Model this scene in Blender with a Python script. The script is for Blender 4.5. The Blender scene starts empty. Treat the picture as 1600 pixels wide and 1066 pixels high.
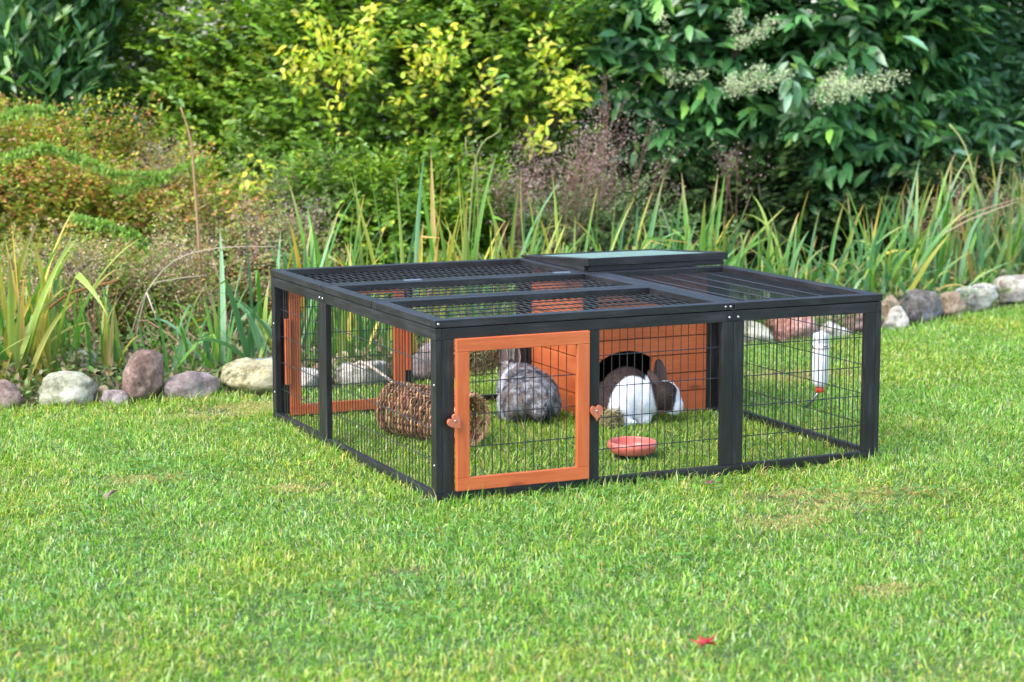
import bpy, bmesh, math, random
import numpy as np
from mathutils import Vector, Matrix
random.seed(7)
R = np.random.default_rng(11)
S = bpy.context.scene
COL = S.collection
PI = math.pi

# ------------------------------------------------------------------ camera
PITCH, YAW, FPX = 0.1424, 0.4328, 3183.6
CAM = Vector((-1.9954, -4.7884, 1.1705))
cd = bpy.data.cameras.new('camera'); cam = bpy.data.objects.new('camera', cd); COL.objects.link(cam)
cam.location = CAM
cam.rotation_euler = (PI/2 - PITCH, 0, -YAW)
cd.sensor_width = 36; cd.lens = 36*FPX/1600
cd.clip_start = .05; cd.clip_end = 500
cd.dof.use_dof = True; cd.dof.focus_distance = 5.75; cd.dof.aperture_fstop = 4.2
S.camera = cam

# ------------------------------------------------------------------ light
SUN_EL, SUN_AZ = math.radians(50), math.radians(-105)      # azimuth from +y towards +x
w = bpy.data.worlds.new('World'); S.world = w; w.use_nodes = True
nt = w.node_tree; nt.nodes.clear()
sky = nt.nodes.new('ShaderNodeTexSky'); sky.sky_type = 'NISHITA'; sky.sun_disc = False
sky.sun_elevation = SUN_EL; sky.sun_rotation = SUN_AZ
sky.air_density = 1.0; sky.dust_density = 2.2; sky.ozone_density = 1.0
bg = nt.nodes.new('ShaderNodeBackground'); bg.inputs[1].default_value = .15
wo = nt.nodes.new('ShaderNodeOutputWorld')
nt.links.new(sky.outputs[0], bg.inputs[0]); nt.links.new(bg.outputs[0], wo.inputs[0])
sl = bpy.data.lights.new('sun', 'SUN'); sl.energy = 1.0; sl.angle = math.radians(40); sl.color = (1, .975, .94)
so = bpy.data.objects.new('sun', sl); COL.objects.link(so)
sd = Vector((math.sin(SUN_AZ)*math.cos(SUN_EL), math.cos(SUN_AZ)*math.cos(SUN_EL), math.sin(SUN_EL)))
so.rotation_euler = sd.to_track_quat('Z', 'Y').to_euler(); so.location = (-3, -3, 6)
S.view_settings.view_transform = 'Standard'; S.view_settings.look = 'None'
S.view_settings.exposure = 2.0; S.view_settings.gamma = 1
S.cycles.max_bounces = 8; S.cycles.transparent_max_bounces = 8

FWH = np.array([math.sin(YAW), math.cos(YAW)]); RT = np.array([math.cos(YAW), -math.sin(YAW)])
def V(px, d):
    """ground point at depth d along the view axis, px = column it stands under"""
    lat = (px-800)/FPX*d
    return np.array([CAM.x, CAM.y]) + FWH*d + RT*lat
def hz(py, d):
    """height whose picture row is py at depth d"""
    return CAM.z - (py-76)*d/FPX

# ------------------------------------------------------------------ materials
def new_mat(name):
    m = bpy.data.materials.new(name); m.use_nodes = True
    return m, m.node_tree, m.node_tree.nodes['Principled BSDF']
def N(t, typ, **k):
    n = t.nodes.new(typ)
    for a, b in k.items(): setattr(n, a, b)
    return n
def ramp(t, fac, stops):
    r = N(t, 'ShaderNodeValToRGB'); t.links.new(fac, r.inputs[0])
    e = r.color_ramp.elements
    e[0].position, e[0].color = stops[0][0], (*stops[0][1], 1)
    e[1].position, e[1].color = stops[-1][0], (*stops[-1][1], 1)
    for p, c in stops[1:-1]:
        q = e.new(p); q.color = (*c, 1)
    return r.outputs[0]
def attr(t, name):
    return N(t, 'ShaderNodeAttribute', attribute_name=name)
def noise(t, vec, scale, detail=4, rough=.55):
    n = N(t, 'ShaderNodeTexNoise'); n.inputs['Scale'].default_value = scale
    n.inputs['Detail'].default_value = detail; n.inputs['Roughness'].default_value = rough
    if vec is not None: t.links.new(vec, n.inputs['Vector'])
    return n.outputs['Fac']
def bump(t, b, h, strength, dist):
    n = N(t, 'ShaderNodeBump'); n.inputs['Strength'].default_value = strength; n.inputs['Distance'].default_value = dist
    t.links.new(h, n.inputs['Height']); t.links.new(n.outputs[0], b.inputs['Normal'])
def wood(name, dark, mid, light, rough):
    m, t, b = new_mat(name)
    a = attr(t, 'grain').outputs['Vector']
    mp = N(t, 'ShaderNodeMapping'); mp.inputs['Scale'].default_value = (5, 70, 70); t.links.new(a, mp.inputs[0])
    f1 = noise(t, mp.outputs[0], 1.6, 5, .6)
    mp2 = N(t, 'ShaderNodeMapping'); mp2.inputs['Scale'].default_value = (6, 14, 14); t.links.new(a, mp2.inputs[0])
    f2 = noise(t, mp2.outputs[0], 1.3, 3)
    mx = N(t, 'ShaderNodeMath', operation='MULTIPLY_ADD'); t.links.new(f1, mx.inputs[0]); mx.inputs[1].default_value = .55
    m3 = N(t, 'ShaderNodeMath', operation='MULTIPLY'); t.links.new(f2, m3.inputs[0]); m3.inputs[1].default_value = .45
    t.links.new(m3.outputs[0], mx.inputs[2])
    c = ramp(t, mx.outputs[0], [(.28, dark), (.5, mid), (.72, light)])
    # knots
    vo = N(t, 'ShaderNodeTexVoronoi'); mp3 = N(t, 'ShaderNodeMapping'); mp3.inputs['Scale'].default_value = (3.2, 10, 10)
    t.links.new(a, mp3.inputs[0]); t.links.new(mp3.outputs[0], vo.inputs['Vector']); vo.inputs['Scale'].default_value = 1.2
    kn = ramp(t, vo.outputs['Distance'], [(.05, (1, 1, 1)), (.13, (0, 0, 0))])
    mm = N(t, 'ShaderNodeMix', data_type='RGBA'); t.links.new(kn, mm.inputs[0]); t.links.new(c, mm.inputs[6])
    mm.inputs[7].default_value = (*[x*.45 for x in dark], 1)
    t.links.new(mm.outputs[2], b.inputs['Base Color'])
    rr = N(t, 'ShaderNodeMapRange'); rr.inputs[3].default_value = rough-.1; rr.inputs[4].default_value = rough+.15
    t.links.new(f2, rr.inputs[0]); t.links.new(rr.outputs[0], b.inputs['Roughness'])
    bump(t, b, f1, .35, .0012)
    return m
M = {}
M['black'] = wood('black_stained_wood', (.0036, .0034, .0045), (.0085, .0080, .0100), (.034, .033, .038), .45)
M['orange'] = wood('orange_stained_wood', (.38, .068, .018), (.47, .102, .027), (.54, .145, .044), .5)
M['heart'] = wood('painted_heart_wood', (.35, .09, .042), (.43, .12, .058), (.49, .16, .08), .55)
def plain(name, col, rough=.5, metal=0, nscale=40, var=.15, bmp=.0, bd=.001, **k):
    m, t, b = new_mat(name)
    tc = N(t, 'ShaderNodeTexCoord').outputs['Object']
    f = noise(t, tc, nscale, 4)
    c = ramp(t, f, [(.3, tuple(max(0, x*(1-var)) for x in col)), (.7, tuple(min(1, x*(1+var)) for x in col))])
    t.links.new(c, b.inputs['Base Color']); b.inputs['Roughness'].default_value = rough; b.inputs['Metallic'].default_value = metal
    if bmp: bump(t, b, f, bmp, bd)
    for a, v in k.items(): b.inputs[a].default_value = v
    return m
M['wire'] = plain('dark_coated_wire', (.045, .047, .05), .3, .55)
M['steel'] = plain('zinc_steel', (.36, .36, .37), .38, 1)
M['dark_steel'] = plain('dark_bracket', (.02, .02, .022), .4, .4)
M['felt'] = plain('green_mineral_felt', (.12, .20, .165), .9, nscale=600, var=.4, bmp=.5, bd=.002)
M['terracotta'] = plain('glazed_pink_ceramic', (.58, .135, .10), .33, nscale=8, var=.08)
M['terracotta'].node_tree.nodes['Principled BSDF'].inputs['Coat Weight'].default_value = .15
M['bottle'] = plain('white_translucent_plastic', (.80, .82, .86), .35, nscale=5, var=.03)
M['bottle'].node_tree.nodes['Principled BSDF'].inputs['Subsurface Weight'].default_value = .3
M['red_plastic'] = plain('red_plastic', (.65, .05, .02), .35, nscale=5, var=.05)
M['willow'] = None
def colattr_mat(name, rough=.5, transl=.3, spec=.5, bumpy=0):
    m, t, b = new_mat(name)
    a = attr(t, 'col').outputs['Color']
    t.links.new(a, b.inputs['Base Color']); b.inputs['Roughness'].default_value = rough
    b.inputs['Specular IOR Level'].default_value = spec
    if bumpy:
        f = noise(t, N(t, 'ShaderNodeTexCoord').outputs['Object'], 120, 3); bump(t, b, f, .4, bumpy)
    if transl:
        tr = N(t, 'ShaderNodeBsdfTranslucent'); mx = N(t, 'ShaderNodeMixShader'); mx.inputs[0].default_value = transl
        g = N(t, 'ShaderNodeHueSaturation'); g.inputs['Value'].default_value = 1.35; g.inputs['Saturation'].default_value = 1.1
        t.links.new(a, g.inputs['Color']); t.links.new(g.outputs[0], tr.inputs[0])
        t.links.new(b.outputs[0], mx.inputs[1]); t.links.new(tr.outputs[0], mx.inputs[2])
        t.links.new(mx.outputs[0], t.nodes['Material Output'].inputs[0])
    return m
M['grass'] = colattr_mat('grass_blade', .55, .38, .2)
M['leaf'] = colattr_mat('soft_leaf', .55, .35, .25)
M['gloss_leaf'] = colattr_mat('glossy_leaf', .33, .2, .55)
M['iris'] = colattr_mat('sword_leaf', .45, .28, .35)
M['dry'] = colattr_mat('dry_plant', .8, .15, .2)
M['fur'] = colattr_mat('fur', .75, .0, .25)
M['willow'] = colattr_mat('willow_rod', .6, .0, .35, .002)
M['bark'] = plain('bark', (.075, .055, .04), .9, nscale=30, var=.5, bmp=.6, bd=.01)
M['eye'] = plain('dark_eye', (.01, .007, .006), .1)
def ground_mat(name, c1, c2, c3, sc):
    m, t, b = new_mat(name)
    tc = N(t, 'ShaderNodeTexCoord').outputs['Object']
    f = noise(t, tc, sc, 6, .65); f2 = noise(t, tc, sc*12, 4, .6)
    mx = N(t, 'ShaderNodeMath', operation='MULTIPLY_ADD'); t.links.new(f, mx.inputs[0]); mx.inputs[1].default_value = .6
    m3 = N(t, 'ShaderNodeMath', operation='MULTIPLY'); t.links.new(f2, m3.inputs[0]); m3.inputs[1].default_value = .4
    t.links.new(m3.outputs[0], mx.inputs[2])
    t.links.new(ramp(t, mx.outputs[0], [(.35, c1), (.5, c2), (.65, c3)]), b.inputs['Base Color'])
    b.inputs['Roughness'].default_value = .95; bump(t, b, f2, .8, .02)
    return m
M['soil'] = ground_mat('damp_soil', (.015, .012, .008), (.035, .028, .018), (.06, .05, .03), 3)
M['turf'] = ground_mat('turf_thatch', (.03, .06, .012), (.055, .11, .02), (.10, .14, .035), 5)

# ------------------------------------------------------------------ object helpers
def tag(o, label=None, cat=None, group=None, kind=None):
    if label: o['label'] = label
    if cat: o['category'] = cat
    if group: o['group'] = group
    if kind: o['kind'] = kind
    return o
def empty(name, loc=(0, 0, 0), rz=0):
    o = bpy.data.objects.new(name, None); COL.objects.link(o); o.location = loc; o.rotation_euler = (0, 0, rz)
    o.empty_display_size = .1
    return o
def link(name, me, mat, parent=None):
    o = bpy.data.objects.new(name, me); COL.objects.link(o)
    if mat: me.materials.append(M[mat] if isinstance(mat, str) else mat)
    if parent: o.parent = parent
    return o
class MB:
    def __init__(s): s.v = []; s.f = []; s.g = []
    def box(s, x0, x1, y0, y1, z0, z1, ax=0):
        i = len(s.v); off = Vector((random.random()*40, random.random()*40, random.random()*40))
        for z in (z0, z1):
            for x, y in ((x0, y0), (x1, y0), (x1, y1), (x0, y1)):
                s.v.append((x, y, z)); p = (x, y, z)
                s.g.append(Vector((p[ax], p[(ax+1) % 3], p[(ax+2) % 3]))+off)
        for f in ((3, 2, 1, 0), (4, 5, 6, 7), (0, 1, 5, 4), (1, 2, 6, 5), (2, 3, 7, 6), (3, 0, 4, 7)):
            s.f.append(tuple(i+k for k in f))
        return s
    def poly(s, pts, axis, a, b):
        """extrude a 2-D outline along axis from a to b"""
        i = len(s.v); n = len(pts)
        for c in (a, b):
            for p in pts:
                q = [0, 0, 0]; o = [k for k in range(3) if k != axis]
                q[o[0]], q[o[1]] = p; q[axis] = c
                s.v.append(tuple(q)); s.g.append(Vector((q[2], q[0], q[1])))
        s.f.append(tuple(range(i+n-1, i-1, -1))); s.f.append(tuple(range(i+n, i+2*n)))
        for k in range(n):
            s.f.append((i+k, i+(k+1) % n, i+n+(k+1) % n, i+n+k))
        return s
    def tube(s, pts, r, n=6, r1=None, cap=True):
        pts = [Vector(p) for p in pts]; i0 = len(s.v); L = len(pts)
        for k, p in enumerate(pts):
            d = (pts[min(k+1, L-1)]-pts[max(k-1, 0)]).normalized()
            u = d.orthogonal().normalized() if k == 0 else (u - d*u.dot(d)).normalized()
            q = d.cross(u); rr = r if r1 is None else r+(r1-r)*k/(L-1)
            for a in range(n):
                t = 2*PI*a/n; c = p+u*math.cos(t)*rr+q*math.sin(t)*rr
                s.v.append(tuple(c)); s.g.append(Vector((k*.1, math.cos(t)*rr, math.sin(t)*rr)))
        for k in range(L-1):
            for a in range(n):
                b = (a+1) % n
                s.f.append((i0+k*n+a, i0+k*n+b, i0+(k+1)*n+b, i0+(k+1)*n+a))
        if cap:
            s.f.append(tuple(i0+a for a in reversed(range(n)))); s.f.append(tuple(i0+(L-1)*n+a for a in range(n)))
        return s
    def lathe(s, prof, n=40, c=(0, 0, 0)):
        i0 = len(s.v)
        for r, z in prof:
            for a in range(n):
                t = 2*PI*a/n; s.v.append((c[0]+r*math.cos(t), c[1]+r*math.sin(t), c[2]+z)); s.g.append(Vector((z, r*math.cos(t), r*math.sin(t))))
        for k in range(len(prof)-1):
            for a in range(n):
                b = (a+1) % n; s.f.append((i0+k*n+a, i0+k*n+b, i0+(k+1)*n+b, i0+(k+1)*n+a))
        return s
    def build(s, name, mat, parent=None, bevel=0, smooth=False, cols=None):
        me = bpy.data.meshes.new(name); me.from_pydata(s.v, [], s.f)
        at = me.attributes.new('grain', 'FLOAT_VECTOR', 'POINT'); at.data.foreach_set('vector', [c for g in s.g for c in g])
        if smooth: me.polygons.foreach_set('use_smooth', [True]*len(me.polygons))
        if cols is not None:
            ca = me.color_attributes.new('col', 'FLOAT_COLOR', 'POINT')
            a = np.ones((len(s.v), 4), np.float32); a[:, :3] = cols; ca.data.foreach_set('color', a.ravel())
        me.update()
        o = link(name, me, mat, parent)
        if bevel:
            b = o.modifiers.new('bevel', 'BEVEL'); b.width = bevel; b.segments = 2; b.limit_method = 'ANGLE'
        return o
def np_mesh(name, verts, tris, cols, mat, parent=None, smooth=True):
    """verts (n,3), tris (m,3), cols (n,3)"""
    me = bpy.data.meshes.new(name)
    me.vertices.add(len(verts)); me.vertices.foreach_set('co', np.ascontiguousarray(verts, np.float32).ravel())
    me.loops.add(len(tris)*3); me.loops.foreach_set('vertex_index', np.ascontiguousarray(tris, np.int32).ravel())
    me.polygons.add(len(tris)); me.polygons.foreach_set('loop_start', np.arange(0, len(tris)*3, 3, dtype=np.int32))
    me.polygons.foreach_set('loop_total', np.full(len(tris), 3, np.int32))
    if smooth: me.polygons.foreach_set('use_smooth', np.ones(len(tris), bool))
    ca = me.color_attributes.new('col', 'FLOAT_COLOR', 'POINT')
    a = np.ones((len(verts), 4), np.float32); a[:, :3] = cols; ca.data.foreach_set('color', a.ravel())
    me.update(calc_edges=True); me.validate()
    return link(name, me, mat, parent)
def unit(a): return a/np.maximum(np.linalg.norm(a, axis=-1, keepdims=True), 1e-9)
def rnd_unit(n): return unit(R.normal(size=(n, 3)))
LEAF_S = np.array([0, .30, .68, 1.0]); LEAF_W = np.array([.04, .46, .40, 0])
LEAF_T = np.array([(0, 4, 1), (0, 1, 6), (1, 4, 5), (1, 5, 2), (1, 2, 7), (1, 7, 6), (2, 5, 3), (2, 3, 7)])
def leaves(P, A, Nn, L, W, col, fold=.25, curl=.25):
    """P base, A axis, Nn normal hints, L length, W width -> verts, tris, cols; 8 verts a leaf"""
    n = len(P); A = unit(A); Nn = unit(Nn - A*np.sum(A*Nn, 1, keepdims=True)); B = np.cross(A, Nn)
    L = np.broadcast_to(L, n)[:, None]; W = np.broadcast_to(W, n)[:, None]
    def mid(s): return P + A*L*s - Nn*L*curl*s*s
    vs = [mid(0), mid(.32), mid(.68), mid(1.0)]
    for sg in (1, -1):
        for s_, w_ in ((.32, .5), (.68, .40)):
            vs.append(mid(s_)+B*W*w_*sg+Nn*W*fold*w_)
    v = np.stack(vs, 1).reshape(-1, 3)
    t = (LEAF_T[None]+np.arange(n)[:, None, None]*8).reshape(-1, 3)
    return v, t, np.repeat(col, 8, 0)
def pick(pal, wts, n, jit=.15):
    pal = np.array(pal); w_ = np.array(wts, float); w_ /= w_.sum()
    c = pal[R.choice(len(pal), n, p=w_)]
    return np.clip(c*(1+R.normal(0, jit, (n, 1)))*(1+R.normal(0, jit*.35, (n, 3))), .003, .95)
def vnoise(x, y, sc, seed=0):
    """smooth value noise 0..1"""
    g = np.random.default_rng(seed).random((64, 64)); x = np.asarray(x)*sc+17.3; y = np.asarray(y)*sc+9.1
    xi = np.floor(x).astype(int); yi = np.floor(y).astype(int); fx = x-xi; fy = y-yi
    fx = fx*fx*(3-2*fx); fy = fy*fy*(3-2*fy)
    a = g[xi % 64, yi % 64]; b = g[(xi+1) % 64, yi % 64]; c = g[xi % 64, (yi+1) % 64]; d = g[(xi+1) % 64, (yi+1) % 64]
    return a*(1-fx)*(1-fy)+b*fx*(1-fy)+c*(1-fx)*fy+d*fx*fy

# ------------------------------------------------------------------ ground and lawn
EDGE0 = [(-9, 2.3), (-3, 2.08), (-.74, 2.0), (-.45, 1.94), (-.1, 1.95), (.1, 1.92), (.5, 1.89), (.75, 1.94), (1.0, 2.02), (1.25, 2.18), (1.85, 2.28), (2.4, 2.24), (2.75, 2.28),
        (3.16, 2.42), (3.53, 2.6), (3.93, 2.8), (4.28, 2.96), (7, 4.3), (12, 7)]
EDGE = [(a, b-.11-.012*max(0, a)) for a, b in EDGE0]
ex, ey = zip(*EDGE)
def edge_y(x): return np.interp(x, ex, ey)
me = bpy.data.meshes.new('ground'); me.from_pydata([(-150, -150, -.02), (150, -150, -.02), (150, 150, -.02), (-150, 150, -.02)], [], [(0, 1, 2, 3)])
tag(link('ground', me, 'soil'), kind='structure')
vs = []; fs = []
for i, (x, y) in enumerate(EDGE): vs += [(x, -30, -.004), (x, y, -.004)]
for i in range(len(EDGE)-1): fs.append((2*i, 2*i+2, 2*i+3, 2*i+1))
me = bpy.data.meshes.new('lawn'); me.from_pydata(vs, [], fs); tag(link('lawn', me, 'turf'), kind='structure')

BARE = [(.93, -.42, .13, .09), (1.12, -.40, .13, .07), (.72, -.55, .10, .07), (.85, -.30, .12, .05), (.55, -1.2, .06, .035), (-.02, 1.55, .25, .10), (-.62, .62, .10, .05),
        (-.25, .33, .08, .05), (-.35, -.62, .06, .03), (.30, -.16, .0, .0), (2.0, 1.4, .18, .1)]
def bare(x, y):
    b = np.zeros_like(x)
    for cx, cy, a, c in BARE:
        if a: b = np.maximum(b, np.exp(-(((x-cx)/a)**2+((y-cy)/c)**2)))
    return b
KEEP = [(.765, .335, .068), (.73, 1.02, .07), (1.01, .83, .07)]
def make_grass():
    def field(n, dmin, dmax, mg):
        d = np.sqrt(R.random(n)*(dmax**2-dmin**2)+dmin**2)
        px = 800+(R.random(n)-.5)*(1600+2*mg)
        lat = (px-800)/FPX*d
        return CAM.x+FWH[0]*d+RT[0]*lat, CAM.y+FWH[1]*d+RT[1]*lat, d
    xs, ys, ds = [], [], []
    for cx, cy, a_, c_ in BARE:
        if a_:
            m_ = int(95000*a_*c_*4); tx, ty = cx+R.normal(0, a_*.75, m_), cy+R.normal(0, c_*.75, m_)
            g_ = R.random(m_) < np.clip((vnoise(tx, ty, 11, 55)-.35)*2.2, 0, 1); xs.append(tx[g_]); ys.append(ty[g_]); ds.append(np.full(g_.sum(), 5.))
    nth = sum(len(q) for q in xs)
    for n, a, b, mg in ((620000, 3.3, 10.2, 110), (110000, 2.4, 10.2, 1700)):
        x, y, d = field(n, a, b, mg); xs.append(x); ys.append(y); ds.append(d)
    x = np.concatenate(xs); y = np.concatenate(ys); d = np.concatenate(ds)
    n1 = vnoise(x, y, 2.2, 1); n2 = vnoise(x, y, 7, 2); n3 = vnoise(x, y, 24, 3)
    br = bare(x, y); th_ = np.arange(len(x)) < nth
    rail = np.minimum.reduce([np.abs(y+.012)+9*((x < -.05)|(x > 1.42)), np.abs(x+.012)+9*((y < -.05)|(y > 1.4)), np.abs(x-1.39)+9*((y < -.05)|(y > 1.4))])
    tuft = np.exp(-(rail/.035)**2)
    keep = (y < edge_y(x)+.03*(n3-.5)) & ((R.random(len(x)) > br*.8) | th_) & (R.random(len(x)) < .45+.9*n2)
    for cx, cy, r in KEEP: keep &= (x-cx)**2+(y-cy)**2 > r*r
    # thatch lying on the worn patches
    inx = ((np.abs(x-.009) < .012) | (np.abs(x-1.369) < .012)) & (y > -.0) & (y < 1.36)
    iny = (np.abs(y-.009) < .012) & (x > 0) & (x < 1.38)
    keep &= ~(inx | iny)
    x, y, d, n1, n2, n3, br, tuft, th_ = [q[keep] for q in (x, y, d, n1, n2, n3, br, tuft, th_)]
    n = len(x)
    tuft = np.maximum(tuft, np.exp(-((edge_y(x)-y)/.06)**2))
    h = (.012+.016*R.random(n)+.016*n2**2*R.random(n)+.026*tuft*R.random(n))*(1-.55*br)
    h[th_] = .010+.016*R.random(th_.sum())
    long_ = (R.random(n) < .02) & ~th_; h[long_] *= 1.4
    inside = (x > .03) & (x < 1.34) & (y > .03) & (y < 1.3); h[inside] *= 1.1
    az = R.random(n)*2*PI + 0; lean = np.abs(R.normal(.85, .55, n))+.12
    flat = R.random(n) < .32; lean[flat | th_] = 1.35
    # mean leaning direction drifts over the lawn
    md = vnoise(x, y, 3, 8)*4*PI
    D = np.stack([np.cos(az)+.5*np.cos(md), np.sin(az)+.5*np.sin(md)], 1); D = unit(D)
    D3 = np.concatenate([D, np.zeros((n, 1))], 1); Z = np.array([0, 0, 1.])
    wv = np.stack([-D[:, 1], D[:, 0], np.zeros(n)], 1)
    ta = R.random(n)*2-1; wv = unit(wv + D3*ta[:, None])
    P = np.stack([x, y, np.full(n, -.004)], 1)
    w_ = (.0008+.0010*R.random(n))[:, None]*(1+.25*(d[:, None] > 6.5))
    l1 = lean[:, None]*.55; l2 = lean[:, None]*1.5
    H = h[:, None]
    m1 = P + (D3*np.sin(l1)+Z*np.cos(l1))*H*.5
    l2c = np.minimum(l2, 1.9)
    tip = m1 + (D3*np.sin(l2c)+Z*np.cos(l2c))*H*.6
    vs = np.stack([P-wv*w_, P+wv*w_, m1+wv*w_*.9, m1-wv*w_*.9, tip], 1).reshape(-1, 3)
    T = np.array([(0, 1, 2), (0, 2, 3), (3, 2, 4)])
    ts = (T[None]+np.arange(n)[:, None, None]*5).reshape(-1, 3)
    g1 = pick([(.072, .195, .022), (.14, .305, .034), (.215, .40, .054), (.315, .48, .115), (.37, .44, .058), (.56, .48, .19), (.40, .53, .26)], [2.2, 3.0, 2.6, 1.7, .9, .5, 1.4], n, .22)
    straw = pick([(.50, .38, .18), (.42, .30, .14), (.38, .36, .12)], [1, 1, 1.3], n, .15)
    yel = np.clip((n1-.45)*1.8, 0, .6)[:, None]
    g1 = g1*(1-yel)+g1*np.array([1.35, 1.06, .9])*yel
    ms = (R.random(n) < np.where(th_, .55, br*.8+.015))[:, None]
    g1 = np.where(ms, straw, g1)
    cs = np.repeat(g1, 5, 0)
    tag(np_mesh('grass', vs, ts, cs, 'grass'), 'short mown green lawn grass with paler and strawy patches', 'grass', kind='stuff')
    # clover: small round leaflets low in the sward
    m = 5000
    d = np.sqrt(R.random(m)*(6.4**2-3.3**2)+3.3**2); px = 800+(R.random(m)-.5)*1900; lat = (px-800)/FPX*d
    x = CAM.x+FWH[0]*d+RT[0]*lat; y = CAM.y+FWH[1]*d+RT[1]*lat
    q = vnoise(x, y, 2.6, 21)
    k = (R.random(m) < np.clip((q-.5)*4, 0, 1)) & ((y < -.05) | (x < -.05)) & (y < edge_y(x)-.05)
    x, y = x[k], y[k]; m = len(x)
    cx = np.repeat(x, 3); cy = np.repeat(y, 3); a0 = np.repeat(R.random(m)*2*PI, 3)+np.tile([0, 2.09, 4.19], m)
    zz = np.repeat(.014+.012*R.random(m), 3)
    P = np.stack([cx, cy, zz], 1); A = np.stack([np.cos(a0), np.sin(a0), np.full(3*m, .12)], 1)
    Nn = np.tile([0, 0, 1.], (3*m, 1))+R.normal(0, .2, (3*m, 3))
    v, t, c = leaves(P, A, Nn, .010, .0115, pick([(.09, .24, .04), (.14, .32, .08), (.12, .28, .05)], [1, 1, 1], 3*m, .12), .1, .1)
    tag(np_mesh('clover', v, t, c, 'grass'), 'low clover leaves growing through the foreground lawn', 'clover', kind='stuff')
make_grass()

# ------------------------------------------------------------------ rabbit run
TH = .018; HB = .458; HT = .48
SR, RR = .034, .030                                   # stile and rail widths
run = empty('rabbit_run')
tag(run, 'low black wooden rabbit run with wire mesh walls, orange doors and orange corner shelter', 'rabbit run')
def bar(mb, ax, a0, a1, c, t, z0, z1, al):
    if ax == 'x': mb.box(a0, a1, c, c+t, z0, z1, al)
    else: mb.box(c, c+t, a0, a1, z0, z1, {0: 1}.get(al, al))
def wires_v(mb, ax, a0, a1, c, z0, z1, zs, step=.0232, r=.0013):
    n = int(round((a1-a0)/step))
    def P(a, cc, z): return (a, cc, z) if ax == 'x' else (cc, a, z)
    for i in range(1, n):
        a = a0+(a1-a0)*i/n+random.uniform(-.0004, .0004)
        mb.tube([P(a, c, z0), P(a+random.uniform(-.0012, .0012), c, z1)], r, 5, cap=False)
    for z in zs: mb.tube([P(a0-.012, c-.0022, z), P((a0+a1)/2, c-.0022+random.uniform(-.002, .002), z+random.uniform(-.0015, .0015)), P(a1+.012, c-.0022, z)], r*1.12, 5, cap=False)
ZS = [.356, .270, .186, .100]
def panel(ax, a0, a1, c, stiles=(), meshes=(), zs=ZS, inner=1, frame=True):
    mb = MB()
    bar(mb, ax, a0, a1, c, TH, HB-RR, HB, 0); bar(mb, ax, a0, a1, c, TH, -.004, .026, 0)
    for s0 in (a0, a1-SR)+tuple(stiles): bar(mb, ax, s0, s0+SR, c, TH, .0262, HB-RR-.0002, 2)
    o = mb.build('wall_panel', 'black', run, bevel=.0014)
    wc = c+TH+.0042 if inner > 0 else c-.0020
    if meshes:
        mw = MB()
        for m0, m1 in meshes: wires_v(mw, ax, m0, m1, wc, .018, HB-RR+.01, zs)
        mw.build('wire_mesh', 'wire', o)
    return o
def door(c, out, x0, x1, z0, z1, heart_z, hearts):
    """framed mesh door lying against the panel's outside or inside"""
    sx = .036; mb = MB(); t = .014
    mb.box(x0, x1, c, c+t, z1-.034, z1, 0); mb.box(x0, x1, c, c+t, z0, z0+.034, 0)
    mb.box(x0, x0+sx, c, c+t, z0+.0342, z1-.0342, 2); mb.box(x1-sx, x1, c, c+t, z0+.0342, z1-.0342, 2)
    o = mb.build('door', 'orange', run, bevel=.0014)
    mw = MB(); wires_v(mw, 'x', x0+sx, x1-sx, c+t+.0042, z0+.02, z1-.02, [.398-.085*k for k in range(1, 4)] if out else ZS)
    mw.build('wire_mesh', 'wire', o)
    return o
def heart_pts(s):
    pts = []
    for i in range(28):
        t = 2*PI*i/28
        pts.append((s*.8*16*math.sin(t)**3/16, s*(13*math.cos(t)-5*math.cos(2*t)-2*math.cos(3*t)-math.cos(4*t))/16))
    return pts
def heart(x, z, rot, c, parent):
    s = .0232; mb = MB(); pts = [(px_*math.cos(rot)-pz*math.sin(rot), px_*math.sin(rot)+pz*math.cos(rot)) for px_, pz in heart_pts(s)]
    mb.poly([(x+a, z+b) for a, b in reversed(pts)], 1, c-.009, c)
    h = mb.build('heart_latch', 'heart', parent, bevel=.0016)
    sc = MB(); sc.lathe([(0, -.0012), (.0028, -.0008), (.0034, .001)], 12)
    so_ = sc.build('screw', 'steel', h, smooth=True); so_.rotation_euler = (PI/2, 0, 0); so_.location = (x, c-.0096, z+.003)
    so_.rotation_euler = (-PI/2, 0, 0); so_.scale = (1, 1, 1)
# front wall: large panel and small panel
panel('x', .0185, .8885, .0, stiles=(.441,), meshes=((.441+SR, .8885-SR),), inner=1)
panel('x', .8892, 1.3592, .0, meshes=((.8892+SR, 1.3592-SR),), inner=1)
fd = door(-.0145+.002, True, .0535, .4385, .030, .430, .2, 2)
fd.location.y = -.002
heart(.044, .216, .72, -.0175, run); heart(.459, .210, .06, -.0085, run)
# left and right walls
panel('y', .0, .872, .0, meshes=((SR, .872-SR),), inner=1)
panel('y', .8727, 1.35, .0, meshes=((.8727+SR, 1.35-SR),), inner=1)
panel('y', .0, .872, 1.36, meshes=((SR, .872-SR),), inner=-1)
# back wall with its own orange door, shelter back wall is wood
panel('x', .0185, .8885, 1.332, stiles=(.441,), meshes=((.441+SR, .8885-SR),), inner=-1)
bd = door(1.3165, False, .050, .441, .012, .424, .2, 0)
mb = MB(); mb.box(.030, .0495, 1.303, 1.316, .115, .325, 2); mb.build('latch_bar', 'orange', bd, bevel=.001)
mb = MB(); mb.box(.4415, .458, 1.303, 1.316, .135, .37, 2); mb.build('latch_bar', 'orange', bd, bevel=.001)
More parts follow.
